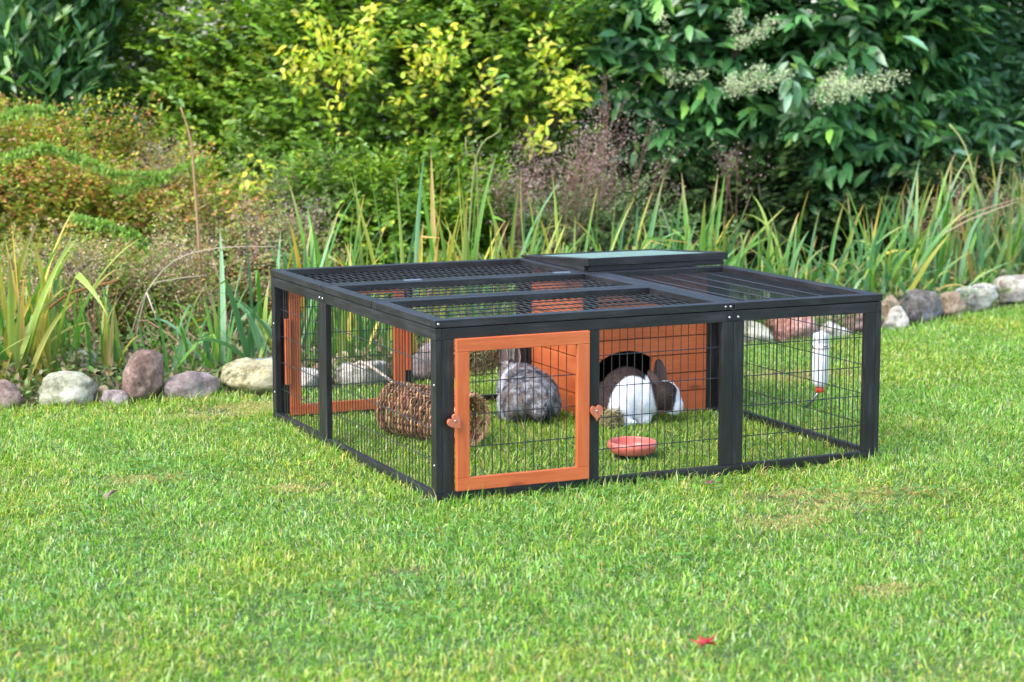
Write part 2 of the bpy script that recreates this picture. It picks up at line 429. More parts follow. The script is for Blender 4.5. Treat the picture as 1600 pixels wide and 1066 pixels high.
# lids: three on the left bay, one on the right
def lid(x0, x1, y0, y1, along):
    g = .0024; x0 += g; x1 -= g; y0 += g; y1 -= g; z0 = HB+.002; b = .036; mb = MB()
    mb.box(x0, x1, y0, y0+b, z0, HT, 0); mb.box(x0, x1, y1-b, y1, z0, HT, 0)
    mb.box(x0, x0+b, y0+b+.0002, y1-b-.0002, z0, HT, 1); mb.box(x1-b, x1, y0+b+.0002, y1-b-.0002, z0, HT, 1)
    o = mb.build('lid', 'black', run, bevel=.0016)
    mw = MB(); zz = z0+.006
    if along == 'x':
        n = 5; 
        for i in range(1, n): 
            y = y0+b+(y1-y0-2*b)*i/n; mw.tube([(x0+.02, y, zz), (x1-.02, y, zz)], .0019, 5, cap=False)
        k = int((x1-x0-2*b)/.0232)
        for i in range(1, k): 
            x = x0+b+(x1-x0-2*b)*i/k; mw.tube([(x, y0+.02, zz-.002), (x, y1-.02, zz-.002)], .0013, 5, cap=False)
    else:
        n = 5
        for i in range(1, n):
            x = x0+b+(x1-x0-2*b)*i/n; mw.tube([(x, y0+.02, zz), (x, y1-.02, zz)], .0019, 5, cap=False)
        k = int((y1-y0-2*b)/.0232)
        for i in range(1, k):
            y = y0+b+(y1-y0-2*b)*i/k; mw.tube([(x0+.02, y, zz-.002), (x1-.02, y, zz-.002)], .0013, 5, cap=False)
    mw.build('wire_mesh', 'wire', o)
    return o
lid(-.004, .889, -.004, .456, 'x'); lid(-.004, .889, .456, .873, 'x'); l3 = lid(-.004, .889, .873, 1.354, 'x')
lid(.889, 1.382, -.004, .868, 'y')
for x in (.29, .79):                                   # hinge leaves between second and third lid
    mb = MB(); mb.box(x-.028, x+.028, .862, .872, HT+.0004, HT+.0022).box(x-.028, x+.028, .874, .884, HT+.0004, HT+.0022)
    mb.tube([(x-.028, .873, HT+.002), (x+.028, .873, HT+.002)], .0024, 8); mb.build('hinge', 'steel', run)
def bracket(p, ax):
    """dark plate with two round screws bridging a joint"""
    mb = MB(); x, y, z = p
    if ax == 'x': mb.box(x-.022, x+.022, y-.0022, y, z-.008, z+.008)
    else: mb.box(x-.0022, x, y-.022, y+.022, z-.008, z+.008)
    o = mb.build('bracket', 'dark_steel', run, bevel=.0008)
    for s in (-1, 1):
        sc = MB(); sc.lathe([(0, .0026), (.0026, .002), (.0042, 0)], 12)
        q = sc.build('screw', 'steel', o, smooth=True)
        if ax == 'x': q.location = (x+s*.014, y-.0022, z); q.rotation_euler = (PI/2, 0, 0)
        else: q.location = (x-.0022, y+s*.014, z); q.rotation_euler = (0, -PI/2, 0)
bracket((.889, 0, .440), 'x'); bracket((0, .872, .442), 'y')
def screw(p, ax):
    sc = MB(); sc.lathe([(0, .0022), (.0026, .0018), (.0040, 0)], 12); q = sc.build('screw', 'steel', run, smooth=True); q.location = p
    q.rotation_euler = (PI/2, 0, 0) if ax == 'x' else (0, -PI/2, 0)
screw((.008, -.004-.0001+.0016, .470), 'x'); screw((.862, -.0026, .470), 'x'); screw((.878, -.0026, .470), 'x'); screw((0, .012, .31), 'y'); screw((0, .012, .098), 'y'); screw((0, 1.33, .31), 'y'); screw((0, 1.33, .09), 'y')
# shelter in the far right corner
shel = empty('shelter'); shel.parent = run
shel['label'] = 'orange plank shelter with an arched doorway in the far corner of the run'
GZ = [.0, .074, .134, .194, .254, .314, .374, .434, .456]
def plank_wall(ax, a0, a1, c0, c1, hole=None):
    mb = MB()
    for k in range(len(GZ)-1):
        z0, z1 = GZ[k]+.0018, GZ[k+1]-.0018
        if hole is None:
            if ax == 'x': mb.box(a0, a1, c0, c1, z0, z1, 0)
            else: mb.box(c0, c1, a0, a1, z0, z1, 1)
        else:
            hx0, hx1, hj, ht = hole
            if z0 >= ht: mb.box(a0, a1, c0, c1, z0, z1, 0); continue
            if z1 <= hj: mb.box(a0, hx0, c0, c1, z0, z1, 0); mb.box(hx1, a1, c0, c1, z0, z1, 0); continue
            # plank that carries the arch: column slices under the curve
            def arch(x):
                u = (x-hx0)/(hx1-hx0)*2-1
                return hj+(ht-hj)*(1-abs(u)**2.2)
            xs = [a0, hx0]+[hx0+(hx1-hx0)*i/24 for i in range(1, 24)]+[hx1, a1]
            pts = []
            if z0 < hj:
                pts = [(a0, z0), (hx0, z0)]
            else: pts = [(a0, z0)]
            low = []
            for i in range(25):
                x = hx0+(hx1-hx0)*i/24; low.append((x, min(max(arch(x), z0), z1-.0005)))
            # build as strips so that faces stay simple
            mb.box(a0, hx0, c0, c1, z0, z1, 0); mb.box(hx1, a1, c0, c1, z0, z1, 0)
            for i in range(24):
                xa, za = low[i]; xb, zb = low[i+1]
                if za >= z1-.001 and zb >= z1-.001: continue
                j = len(mb.v); off = Vector((3, 7, 9))
                for y in (c0, c1):
                    for q in ((xa, za), (xb, zb), (xb, z1), (xa, z1)):
                        mb.v.append((q[0], y, q[1])); mb.g.append(Vector((q[0], y, q[1]))+off)
                for f in ((0, 1, 2, 3), (7, 6, 5, 4), (0, 4, 5, 1), (2, 6, 7, 3)): mb.f.append(tuple(j+q for q in f))
    return mb
w1 = plank_wall('y', .932, 1.318, .898, .910).build('left_wall', 'orange', shel)
w1.name = 'plank_wall'
w2 = plank_wall('x', .9275, 1.324, .892, .904, hole=(.934, 1.127, .186, .217)).build('plank_wall', 'orange', shel)
w3 = plank_wall('x', .93, 1.36, 1.334, 1.346).build('plank_wall', 'orange', shel)
# dark backing so the grooves between planks stay closed
mb = MB(); mb.box(.9105, .9135, .935, 1.318, .002, .455).box(1.1275, 1.322, .9045, .907, .002, .455).box(.93, 1.1275, .9045, .907, .22, .455).box(.93, 1.357, 1.330, 1.3335, .002, .455)
mb.box(.915, 1.357, .908, 1.33, -.002, .004)
mb.build('backing', 'black', shel)
for x0, y0 in ((.8915, .890), (.8915, 1.3185), (1.3245, .890)):
    mb = MB(); mb.box(x0, x0+.035, y0, y0+.035, -.002, HB, 2); mb.build('corner_post', 'black', shel, bevel=.0014)
mb = MB()                                             # right wall of the shelter, black frame with plank infill
mb.box(1.36, 1.378, .8727, 1.35, HB-RR, HB, 1).box(1.36, 1.378, .8727, 1.35, -.004, .026, 1).box(1.36, 1.378, .8727, .8727+SR, .0262, HB-RR-.0002, 2).box(1.36, 1.378, 1.35-SR, 1.35, .0262, HB-RR-.0002, 2)
mb.build('wall_panel', 'black', shel, bevel=.0014)
mb = MB()
for k in range(7): mb.box(1.364, 1.374, .908, 1.315, .0265+k*.0573, .0265+(k+1)*.0573-.001, 1)
mb.build('plank_wall', 'orange', shel)
# sloping roof
rf = MB(); x0, x1, y0, y1 = .878, 1.385, .866, 1.362
def zr(y): return .5215-(y-y0)/(y1-y0)*.0335
fw_ = .026
def slab(mb, xa, xb, ya, yb, lo, hi, ax):
    i = len(mb.v); off = Vector((random.random()*9, 3, 4))
    for dz in (lo, hi):
        for x, y in ((xa, ya), (xb, ya), (xb, yb), (xa, yb)):
            z = zr(y)+dz if dz > -.5 else HT+.0008
            mb.v.append((x, y, z)); p = (x, y, z); mb.g.append(Vector((p[ax], p[(ax+1) % 3], p[(ax+2) % 3]))+off)
    for f in ((3, 2, 1, 0), (4, 5, 6, 7), (0, 1, 5, 4), (1, 2, 6, 5), (2, 3, 7, 6), (3, 0, 4, 7)): mb.f.append(tuple(i+k for k in f))
slab(rf, x0, x1, y0, y0+fw_, -.024, 0, 0); slab(rf, x0, x1, y1-fw_, y1, -.0075, 0, 0)
slab(rf, x0, x0+fw_, y0+fw_+.0003, y1-fw_-.0003, -.0075, 0, 1); slab(rf, x1-fw_, x1, y0+fw_+.0003, y1-fw_-.0003, -.0075, 0, 1)
roof = rf.build('roof', 'black', shel, bevel=.0012)
sd_ = MB(); slab(sd_, x0+.0005, x0+.014, y0+fw_, y1-fw_, -1, -.0077, 1); slab(sd_, x0+.012, x1-.012, y0+.006, y0+.022, -1, -.0245, 0); slab(sd_, x1-.014, x1-.0005, y0+fw_, y1-fw_, -1, -.0077, 1)
sd_.build('roof_skirt', 'black', roof)
ft = MB(); slab(ft, x0+fw_*1.001, x1-fw_*1.001, y0+fw_*1.001, y1-fw_*1.001, -.0072, -.0032, 0); ft.build('roof_felt', 'felt', roof)
# timber crossbars under the lids (rest on the joint between bays)
mb = MB(); mb.box(.881, .8985, .0188, .8895, HB-RR, HB-.0005, 1); mb.build('crossbar', 'black', run, bevel=.0014)

# ------------------------------------------------------------------ water bottle on the outside of the right wall
wb = empty('water_bottle', (1.409, .354, 0))
tag(wb, 'white plastic water bottle with red cap hanging on the right wire wall of the run', 'water bottle')
mb = MB(); z0, z1 = .158, .322; r = .0245
mb.lathe([(.012, z0-.002), (.0165, z0), (.022, z0+.008), (r, z0+.016), (r, z1-.034), (r-.0012, z1-.032), (r-.0012, z1-.028), (r, z1-.026), (r, z1-.008), (r-.002, z1-.002), (r-.008, z1), (.004, z1+.001), (.003, z1+.005), (0, z1+.006)], 32)
mb.build('bottle', 'bottle', wb, smooth=True)
mb = MB(); mb.lathe([(0, z0-.019), (.010, z0-.019), (.0125, z0-.016), (.0135, z0-.001), (.010, z0-.0005)], 24); mb.build('cap', 'red_plastic', wb, smooth=True)
mb = MB(); mb.tube([(0, 0, z0-.014), (-.008, .004, z0-.026), (-.038, .018, z0-.066)], .0042, 12); mb.build('spout', 'steel', wb, smooth=True)
mb = MB(); pts = [(.0262*math.cos(a), .0262*math.sin(a), .276) for a in np.linspace(-PI, PI, 25)]; mb.tube(pts, .0011, 6)
mb.tube([(-.026, 0, .276), (-.034, 0, .294), (-.043, 0, .298), (-.0435, 0, .290)], .0012, 6)
mb.tube([(-.008, -.0262, .286), (0, -.0275, .281), (.008, -.0262, .286)], .0015, 6); mb.build('wire_clip', 'wire', wb, smooth=True)

# ------------------------------------------------------------------ food bowl
bo = empty('food_bowl', (.757, .337, .010)); bo.scale = (1.13, 1.13, .92); tag(bo, 'round salmon pink ceramic food bowl on the grass inside the run', 'bowl')
mb = MB(); mb.lathe([(0, .0), (.050, .0), (.057, .006), (.0640, .022), (.0645, .028), (.0625, .036), (.060, .0395), (.0575, .0395), (.0555, .036), (.056, .026), (.052, .010), (.042, .006), (0, .0055)], 64)
mb.build('bowl', 'terracotta', bo, smooth=True)

# ------------------------------------------------------------------ wicker tunnel
def wicker():
    a = np.array([.385, .660]); b = np.array([.262, .948]); ctr = (a+b)/2; ax = b-a; L = float(np.linalg.norm(ax)); ang = math.atan2(ax[1], ax[0])
    o = empty('wicker_tunnel', (ctr[0], ctr[1], .0), ang); tag(o, 'round tunnel woven from brown willow rods lying in the near left of the run', 'wicker tunnel')
    Rr = .076; zc = Rr+.006; K = 10
    def oct_(t, rr):                                   # slightly angular cross-section
        u = (t % (2*PI/K))-PI/K
        return rr*(math.cos(PI/K)/math.cos(u))*.5+rr*.5
    mb = MB(); cols = []
    pal = [(.27, .11, .055), (.37, .18, .09), (.13, .055, .03), (.43, .27, .13), (.18, .085, .04), (.32, .15, .09)]
    nr = 35; L = .315
    for i in range(nr):                                # weft: hoops that pass in and out of the stakes
        xx = -L/2+L*(i+.5)/nr
        for sub in range(2):
            c = np.array(random.choice(pal))*random.uniform(.75, 1.3)
            ph = (i+sub) % 2; pts = []; n = 60; r0 = random.uniform(.0020, .0031)
            t0 = random.uniform(0, 6.28)
            for k in range(n+1):
                t = t0+2*PI*k/n
                if sub == 1 and k > n*.8: break
                wob = .0062*math.cos(K*t+ph*PI)
                rr = oct_(t, Rr)+wob+random.uniform(-.0008, .0008)
                dx = .0035*math.sin(K*t*.5+i)+random.uniform(-.0007, .0007)
                if 4.35 < (t % (2*PI)) < 5.05 and abs(xx-.02) < .05: continue
                pts.append((xx+dx+sub*.003, rr*math.cos(t), zc+rr*math.sin(t)))
            n0 = len(mb.v)
            # break the strand where the gap is
            seg = [pts[0]]
            for p, q in zip(pts, pts[1:]):
                if (Vector(p)-Vector(q)).length > .03:
                    if len(seg) > 2: mb.tube(seg, r0, 5)
                    seg = [q]
                else: seg.append(q)
            if len(seg) > 2: mb.tube(seg, r0, 5)
            for _ in range(len(mb.v)-n0): cols.append(c*random.uniform(.8, 1.2))
    mb.build('weave', 'willow', o, smooth=True, cols=np.array(cols))
    mb = MB(); cols = []
    for k in range(K):                                 # warp stakes
        t = 2*PI*(k+.5)/K; rr = Rr-.001
        c = np.array(random.choice(pal))*.9; n0 = len(mb.v)
        mb.tube([(-L/2-.006, rr*math.cos(t), zc+rr*math.sin(t)), (L/2+.008, rr*math.cos(t), zc+rr*math.sin(t))], .0036, 6)
        cols += [c]*(len(mb.v)-n0)
    for e in (-1, 1):                                  # twisted rims
        for ph in range(3):
            pts = []; n = 80
            for k in range(n+1):
                t = 2*PI*k/n; q = 12*t+ph*2.09
                rr = oct_(t, Rr)+.0045*math.cos(q)
                pts.append((e*(L/2+.003)+.0045*math.sin(q), rr*math.cos(t), zc+rr*math.sin(t)))
            n0 = len(mb.v); mb.tube(pts, .0032, 5); c = np.array(random.choice(pal))*1.25; cols += [c]*(len(mb.v)-n0)
    mb.build('rods', 'willow', o, smooth=True, cols=np.array(cols))
wicker()

# ------------------------------------------------------------------ hay
def hay(name, c, rad, n, label, spread=1.0, parent=None):
    mb = MB(); cols = []
    pal = [(.42, .34, .17), (.32, .26, .12), (.50, .43, .25), (.22, .20, .09), (.28, .24, .13)]
    for i in range(n):
        d = Vector(R.normal(size=3)).normalized(); rr = random.random()**.45
        p = Vector((c[0]+d.x*rad[0]*rr, c[1]+d.y*rad[1]*rr, c[2]+d.z*rad[2]*rr))
        t = Vector(R.normal(size=3)).normalized(); t.y *= .5; l = random.uniform(.02, .055)*spread
        q = Vector(R.normal(size=3))*.008*spread
        n0 = len(mb.v); mb.tube([p-t*l*.5, p+q, p+t*l*.5], random.uniform(.0006, .0014), 3, cap=False)
        cc = np.array(random.choice(pal))*random.uniform(.7, 1.25); cols += [cc]*(len(mb.v)-n0)
    o = mb.build(name, 'dry', parent, cols=np.array(cols)); 
    if label: tag(o, label, 'hay')
    return o
rk = empty('hay_rack', (.69, 1.31, .10)); tag(rk, 'dark wire hay rack hooked to the back wall behind the grey rabbit', 'hay rack')
mb = MB()
for i in range(8):
    x = -.10+i*.2/7; mb.tube([(x, .012, .17), (x, -.055, .13), (x, -.06, .06), (x, -.02, .0), (x, .012, .0)], .0011, 5)
mb.tube([(-.10, -.055, .13), (.10, -.055, .13)], .0015, 5).tube([(-.10, .012, .17), (.10, .012, .17)], .0015, 5).tube([(-.1, .012, 0), (.1, .012, 0)], .0015, 5)
mb.build('wire_basket', 'wire', rk, smooth=True)
hay('hay', (.685, 1.285, .185), (.10, .045, .075), 1500, 'tangled dry hay stuffed in the rack at the back wall')
hay('hay', (.905, .745, .030), (.040, .030, .034), 420, 'small tuft of dry hay on the grass beside the white rabbit', .7)

# ------------------------------------------------------------------ rabbits
def blob_mesh(parts, vox=.0045, smooth=7):
    bm = bmesh.new()
    for c, r, *rot in parts:
        mt = Matrix.Translation(Vector(c)) @ (Matrix.Rotation(rot[0], 4, rot[1]) if rot else Matrix.Identity(4)) @ Matrix.Diagonal((*r, 1))
        bmesh.ops.create_icosphere(bm, subdivisions=4, radius=1, matrix=mt)
    me = bpy.data.meshes.new('tmp'); bm.to_mesh(me); bm.free()
    o = bpy.data.objects.new('tmp', me); COL.objects.link(o)
    m = o.modifiers.new('r', 'REMESH'); m.mode = 'VOXEL'; m.voxel_size = vox
    s = o.modifiers.new('s', 'SMOOTH'); s.iterations = smooth; s.factor = .6
    dg = bpy.context.evaluated_depsgraph_get(); ev = o.evaluated_get(dg)
    out = bpy.data.meshes.new_from_object(ev); bpy.data.objects.remove(o); bpy.data.meshes.remove(me)
    return out
def mesh_np(me):
    me.calc_loop_triangles(); v = np.empty(len(me.vertices)*3); me.vertices.foreach_get('co', v); v = v.reshape(-1, 3)
    t = np.empty(len(me.loop_triangles)*3, int); me.loop_triangles.foreach_get('vertices', t); return v, t.reshape(-1, 3)
def fur(v, t, n, L, W, colf, flow, out=.45):
    a, b, c = v[t[:, 0]], v[t[:, 1]], v[t[:, 2]]; nr = np.cross(b-a, c-a); ar = np.linalg.norm(nr, axis=1)
    k = R.choice(len(t), n, p=ar/ar.sum()); u = R.random((n, 2)); s = u.sum(1) > 1; u[s] = 1-u[s]
    p = a[k]+(b[k]-a[k])*u[:, :1]+(c[k]-a[k])*u[:, 1:]; nn = unit(nr[k])
    fl = flow(p)-nn*np.sum(flow(p)*nn, 1, keepdims=True)
    d = unit(nn*out+unit(fl)*.9+R.normal(0, .34, (n, 3)))
    sd = unit(np.cross(d, nn+R.normal(0, .3, (n, 3)))); l = L*(.6+.7*R.random((n, 1)))
    q = p-nn*.001
    vs = np.stack([q-sd*W, q+sd*W, q+d*l*.6+sd*W*.6, q+d*l*.6-sd*W*.6, q+d*l+nn*-.1*l], 1).reshape(-1, 3)
    T = np.array([(0, 1, 2), (0, 2, 3), (3, 2, 4)]); ts = (T[None]+np.arange(n)[:, None, None]*5).reshape(-1, 3)
    return vs, ts, np.repeat(colf(p, True), 5, 0)
def ear_mesh(L, W, colo, coli):
    """cupped ear pointing +z, opening towards +x"""
    vs = []; fs = []; cs = []; nu, nv = 9, 14
    for sh in (0, 1):
        for j in range(nv+1):
            s = j/nv; w_ = W*(math.sin(PI*min(1, s*.83+.12))**.55)*(1 if s < .97 else .6); 
            if j == nv: w_ = W*.10
            for i in range(nu):
                a = (i/(nu-1)*2-1); ang = a*1.15*(1-.35*s)
                x = -math.cos(ang)*w_*.62+w_*.3 - sh*.0022*(1 if 0 < i < nu-1 else 0) - .018*s*s
                y = math.sin(ang)*w_*.62; z = s*L
                vs.append((x, y, z)); cs.append(coli if sh == 0 and .12 < abs(a)+.13 < .95 and s > .1 else colo)
    n1 = nu*(nv+1)
    for sh in (0, 1):
        for j in range(nv):
            for i in range(nu-1):
                q = (sh*n1+j*nu+i, sh*n1+j*nu+i+1, sh*n1+(j+1)*nu+i+1, sh*n1+(j+1)*nu+i)
                fs.append(q if sh == 0 else q[::-1])
    return vs, fs, np.array(cs)
def ear(parent, base, tilt_back, splay, yaw, L, W, colo, coli):
    vs, fs, cs = ear_mesh(L, W, colo, coli)
    mb = MB(); mb.v = vs; mb.f = fs; mb.g = [Vector(v_) for v_ in vs]
    cs = cs*(1+R.normal(0, .06, (len(cs), 1)))
    o = mb.build('ear', 'fur', parent, smooth=True, cols=np.clip(cs, 0, 1))
    o.matrix_local = Matrix.Translation(Vector(base)) @ Matrix.Rotation(splay, 4, 'X') @ Matrix.Rotation(-tilt_back, 4, 'Y') @ Matrix.Rotation(yaw, 4, 'Z')
    return o
def rabbit(loc, rz, parts, colf, label, ears, eyes, nfur=52000, fl=.012):
    root = empty('rabbit', loc, rz); tag(root, label, 'rabbit')
    me = blob_mesh(parts); v, t = mesh_np(me)
    cs = colf(v, False); ca = me.color_attributes.new('col', 'FLOAT_COLOR', 'POINT'); a = np.ones((len(v), 4), np.float32); a[:, :3] = cs
    ca.data.foreach_set('color', a.ravel()); me.polygons.foreach_set('use_smooth', np.ones(len(me.polygons), bool)); me.name = 'body'
    link('body', me, 'fur', root)
    vs, ts, c2 = fur(v, t, nfur, fl, .00055, colf, lambda p: np.stack([-np.ones(len(p)), np.zeros(len(p)), -.55*np.ones(len(p))], 1))
    np_mesh('fur_coat', vs, ts, c2, 'fur', root, smooth=False)
    for e in ears: ear(root, *e)
    for e in eyes:
        mb = MB(); mb.lathe([(0, -.0055), (.004, -.004), (.0055, 0), (.004, .004), (0, .0055)], 14); q = mb.build('eye', 'eye', root, smooth=True); q.location = e
    return root
def sstep(x, a, b): t = np.clip((x-a)/(b-a), 0, 1); return t*t*(3-2*t)
def n3(p, sc, seed):
    return (vnoise(p[:, 0]+p[:, 2]*.7, p[:, 1]-p[:, 2]*.5, sc, seed)+vnoise(p[:, 1]+p[:, 0]*.3, p[:, 2]+p[:, 0]*.6, sc, seed+1))/2
def col_grey(p, fine):
    m = n3(p, 110, 31)*.5+n3(p, 260, 33)*.5
    base = np.array([.22, .21, .225])[None]*(.2+1.6*m[:, None])
    dark = np.array([.055, .05, .055]); lt = np.array([.70, .70, .74]); tan_ = np.array([.36, .27, .21])
    c = base
    k = sstep(n3(p, 80, 40), .48, .58)[:, None]; c = c*(1-k*.6)+dark*k*.6
    k = sstep(n3(p, 70, 50), .52, .62)[:, None]; c = c*(1-k*.6)+tan_*k*.6
    k = sstep(n3(p, 90, 60), .54, .64)[:, None]; c = c*(1-k*.5)+lt*k*.5
    # pale band over the left flank and a pale shoulder
    bx = p[:, 0]+.005-.55*(p[:, 2]-.09)+.012*(m-.5); band = np.exp(-(bx/.016)**2)*(sstep(p[:, 1], -.005, .03))
    k = np.clip(band*(.7+.9*m), 0, 1)[:, None]; c = c*(1-k)+np.array([.85, .85, .88])*k
    bx = p[:, 0]-.060; band = np.exp(-(bx/.014)**2)*sstep(p[:, 1], .01, .04)*.7
    k = band[:, None]; c = c*(1-k)+np.array([.75, .75, .78])*k
    if fine: c = c*(1+R.normal(0, .42, (len(p), 1)))
    return np.clip(c, .02, .92)
def rot_z(p, a): return p
P1 = [((-.055, 0, .078), (.088, .087, .078)), ((.015, .002, .088), (.085, .078, .076)), ((.075, .0, .078), (.058, .062, .066)), ((.118, .0, .100), (.042, .040, .046)),
      ((.150, 0, .125), (.040, .034, .034)), ((.178, 0, .112), (.024, .022, .021)), ((-.045, .068, .05), (.062, .030, .048)), ((-.045, -.068, .05), (.062, .030, .048)),
      ((-.01, .075, .010), (.055, .016, .012)), ((-.01, -.075, .010), (.055, .016, .012)), ((.105, .030, .02), (.022, .013, .024)), ((.105, -.030, .02), (.022, .013, .024)), ((-.138, 0, .040), (.024, .021, .024))]
gE = (.36, .33, .34); gI = (.11, .075, .068)
rabbit((.732, 1.020, .008), PI/2-.10, P1, col_grey, 'mottled grey and white rabbit sitting with its back turned beside the orange shelter',
       [((.135, .018, .150), .12, -.28, PI-.5, .064, .028, gE, gI), ((.135, -.020, .146), -.05, .24, PI+.35, .064, .028, gE, gI)], [(.158, .033, .130), (.158, -.033, .130)])
def col_dutch(p, fine):
    br = np.array([.050, .032, .028]); wh = np.array([.84, .85, .90])
    m = n3(p, 60, 71)
    q = ((p[:, 0]-.020)/.076)**2+((p[:, 2]-.025)/.128)**2+.9*(n3(p, 40, 77)-.5)*.12
    k = sstep(q, .97, 1.05)*(p[:, 0] < .06)*(p[:, 2] > .008)
    # head brown, nose and blaze white
    hd = sstep(p[:, 0]+.25*(p[:, 2]-.08), .084, .092)*(1-sstep(p[:, 0]-.15*(p[:, 2]-.06), .150, .156))
    blaze = (np.abs(p[:, 1]) < .006+.25*np.clip(p[:, 0]-.13, 0, 1)) & (p[:, 2] > .095)
    hd = hd*(1-blaze)*sstep(p[:, 2], .034, .042)
    k = np.maximum(k, hd)[:, None]
    c = wh*(1-k)+(br[None]*(.7+.8*m[:, None]))*k
    if fine: c = c*(1+R.normal(0, .10, (len(p), 1))*(1+1.2*k))
    return np.clip(c, .01, .93)
P2 = [((.015, 0, .036), (.072, .060, .036)), ((-.052, 0, .066), (.058, .074, .064)), ((.0, .0, .090), (.080, .080, .082)), ((.042, -.002, .078), (.060, .066, .070)), ((.075, -.0, .076), (.042, .046, .052)),
      ((.122, -.004, .084), (.046, .039, .047)), ((.150, -.005, .056), (.029, .027, .031)), ((-.03, .058, .05), (.055, .030, .046)), ((-.03, -.058, .05), (.055, .030, .046)),
      ((-.02, .070, .010), (.050, .016, .013)), ((-.012, -.074, .010), (.048, .017, .013)), ((.060, .030, .02), (.024, .014, .026)), ((.055, -.034, .018), (.026, .015, .024)), ((-.112, 0, .040), (.022, .020, .022))]
dE = (.042, .028, .025); dI = (.085, .055, .050)
rabbit((1.000, .832, .002), -.50, P2, col_dutch, 'brown and white rabbit stretching out of the arched shelter doorway with its head lowered',
       [((.108, -.022, .112), .66, .12, -1.5, .066, .030, dE, dI), ((.112, .010, .112), .12, -.05, -1.45, .086, .042, dI, dE)], [(.140, -.038, .090), (.140, .032, .090)], fl=.008)

# ------------------------------------------------------------------ stones
def stone_mat(name, c1, c2, c3):
    m, t, b = new_mat(name); tc = N(t, 'ShaderNodeTexCoord').outputs['Object']
    f = noise(t, tc, 9, 6, .6); f2 = noise(t, tc, 70, 5, .7)
    mx = N(t, 'ShaderNodeMath', operation='MULTIPLY_ADD'); t.links.new(f, mx.inputs[0]); mx.inputs[1].default_value = .65
    m3 = N(t, 'ShaderNodeMath', operation='MULTIPLY'); t.links.new(f2, m3.inputs[0]); m3.inputs[1].default_value = .35; t.links.new(m3.outputs[0], mx.inputs[2])
    t.links.new(ramp(t, mx.outputs[0], [(.40, c1), (.5, c2), (.60, c3)]), b.inputs['Base Color']); b.inputs['Roughness'].default_value = .85
    bump(t, b, f2, .8, .012); return m
SM = {'pale': stone_mat('pale_stone', (.15, .15, .09), (.31, .31, .21), (.46, .45, .36)), 'pink': stone_mat('pink_brown_stone', (.09, .055, .04), (.22, .14, .11), (.34, .25, .21)),
      'mauve': stone_mat('mauve_stone', (.15, .11, .10), (.25, .20, .19), (.35, .30, .29)), 'yellow': stone_mat('yellowish_stone', (.11, .09, .04), (.33, .30, .16), (.48, .45, .31)),
      'grey': stone_mat('blue_grey_stone', (.11, .12, .14), (.20, .21, .24), (.33, .34, .36)), 'dark': stone_mat('dark_grey_brown_stone', (.05, .045, .035), (.12, .11, .10), (.24, .23, .26)),
      'red': stone_mat('red_pink_stone', (.20, .08, .05), (.34, .16, .13), (.48, .31, .27)), 'speck': stone_mat('speckled_white_stone', (.08, .08, .07), (.42, .41, .35), (.62, .60, .53)),
      'tan': stone_mat('tan_stone', (.14, .10, .06), (.28, .21, .14), (.38, .31, .23)), 'white': stone_mat('whitish_stone', (.19, .17, .13), (.38, .36, .31), (.52, .50, .45))}
SD = [(-1400, 6.9), (0, 6.72), (200, 6.85), (400, 7.02), (560, 7.2), (700, 7.5), (800, 7.8), (1000, 8.15), (1200, 8.35), (1300, 8.5), (1400, 8.8), (1500, 9.2), (1600, 9.75), (2400, 13)]
SD = [(a, b*.979) for a, b in SD]
def sdepth(px): return float(np.interp(px, *zip(*SD)))
def stone(px0, px1, ytop, mat, label, dd=0., tilt=0, lean=0, seed=0, grp='stones edging the lawn'):
    pc = (px0+px1)/2; d = sdepth(pc)+dd; wd = (px1-px0)/FPX*d; h = hz(ytop, d); x, y = V(pc, d+wd*.25)
    bm = bmesh.new(); bmesh.ops.create_icosphere(bm, subdivisions=4, radius=1)
    rs = np.random.default_rng(seed+int(px0+2000)*7+3); off = rs.random(3)*30
    ax = [rs.normal(size=3) for _ in range(7)]; am = [rs.uniform(.72, .95) for _ in ax]; ax = [a/np.linalg.norm(a) for a in ax]
    for v in bm.verts:
        p = np.array(v.co)
        for a, m_ in zip(ax, am):                      # soft facets
            q = p@a
            if q > m_-.22: p = p-a*(q-(m_-.22))*.6
        from mathutils import noise as mn
        n_ = mn.noise(Vector(p*1.3+off))*.26+mn.noise(Vector(p*3.0+off))*.10+mn.noise(Vector(p*9+off))*.018
        p = p*(1+n_); p = np.sign(p)*np.abs(p)**.92
        v.co = Vector(p)
    co = np.array([v.co[:] for v in bm.verts]); lo = co.min(0); hi = co.max(0)
    for v in bm.verts:
        u = (np.array(v.co)-lo)/(hi-lo)
        X = (u[0]-.5)*wd; Y = (u[1]-.5)*wd*.85; Z = u[2]*(h+.03)-.03
        X += lean*wd*(u[2]-.5)
        v.co = Vector((X, Y, Z))
    me = bpy.data.meshes.new('stone'); bm.to_mesh(me); bm.free()
    me.polygons.foreach_set('use_smooth', [True]*len(me.polygons))
    o = link('stone', me, SM[mat]); o.location = (x, y, 0); o.rotation_euler = (0, tilt, -YAW)
    tag(o, label, 'stone', grp)
stone(-60, 26, 598, 'pink', 'dark reddish brown stone at the left edge under the yellow sword leaves')
stone(46, 142, 584, 'pale', 'large pale greenish white boulder at the lawn edge, leftmost of the big ones')
stone(128, 166, 605, 'tan', 'small brown stone between the pale boulder and the pinkish pebble', .06)
stone(147, 193, 611, 'mauve', 'small pinkish grey stone just left of the tall leaning stone', -.02)
stone(180, 250, 549, 'pink', 'tall leaning brown pink stone standing upright at the lawn edge', .0, lean=.45)
stone(246, 337, 581, 'mauve', 'smooth rounded mauve grey stone right of the tall leaning stone')
stone(338, 440, 566, 'yellow', 'yellowish white boulder beside the left corner of the run')
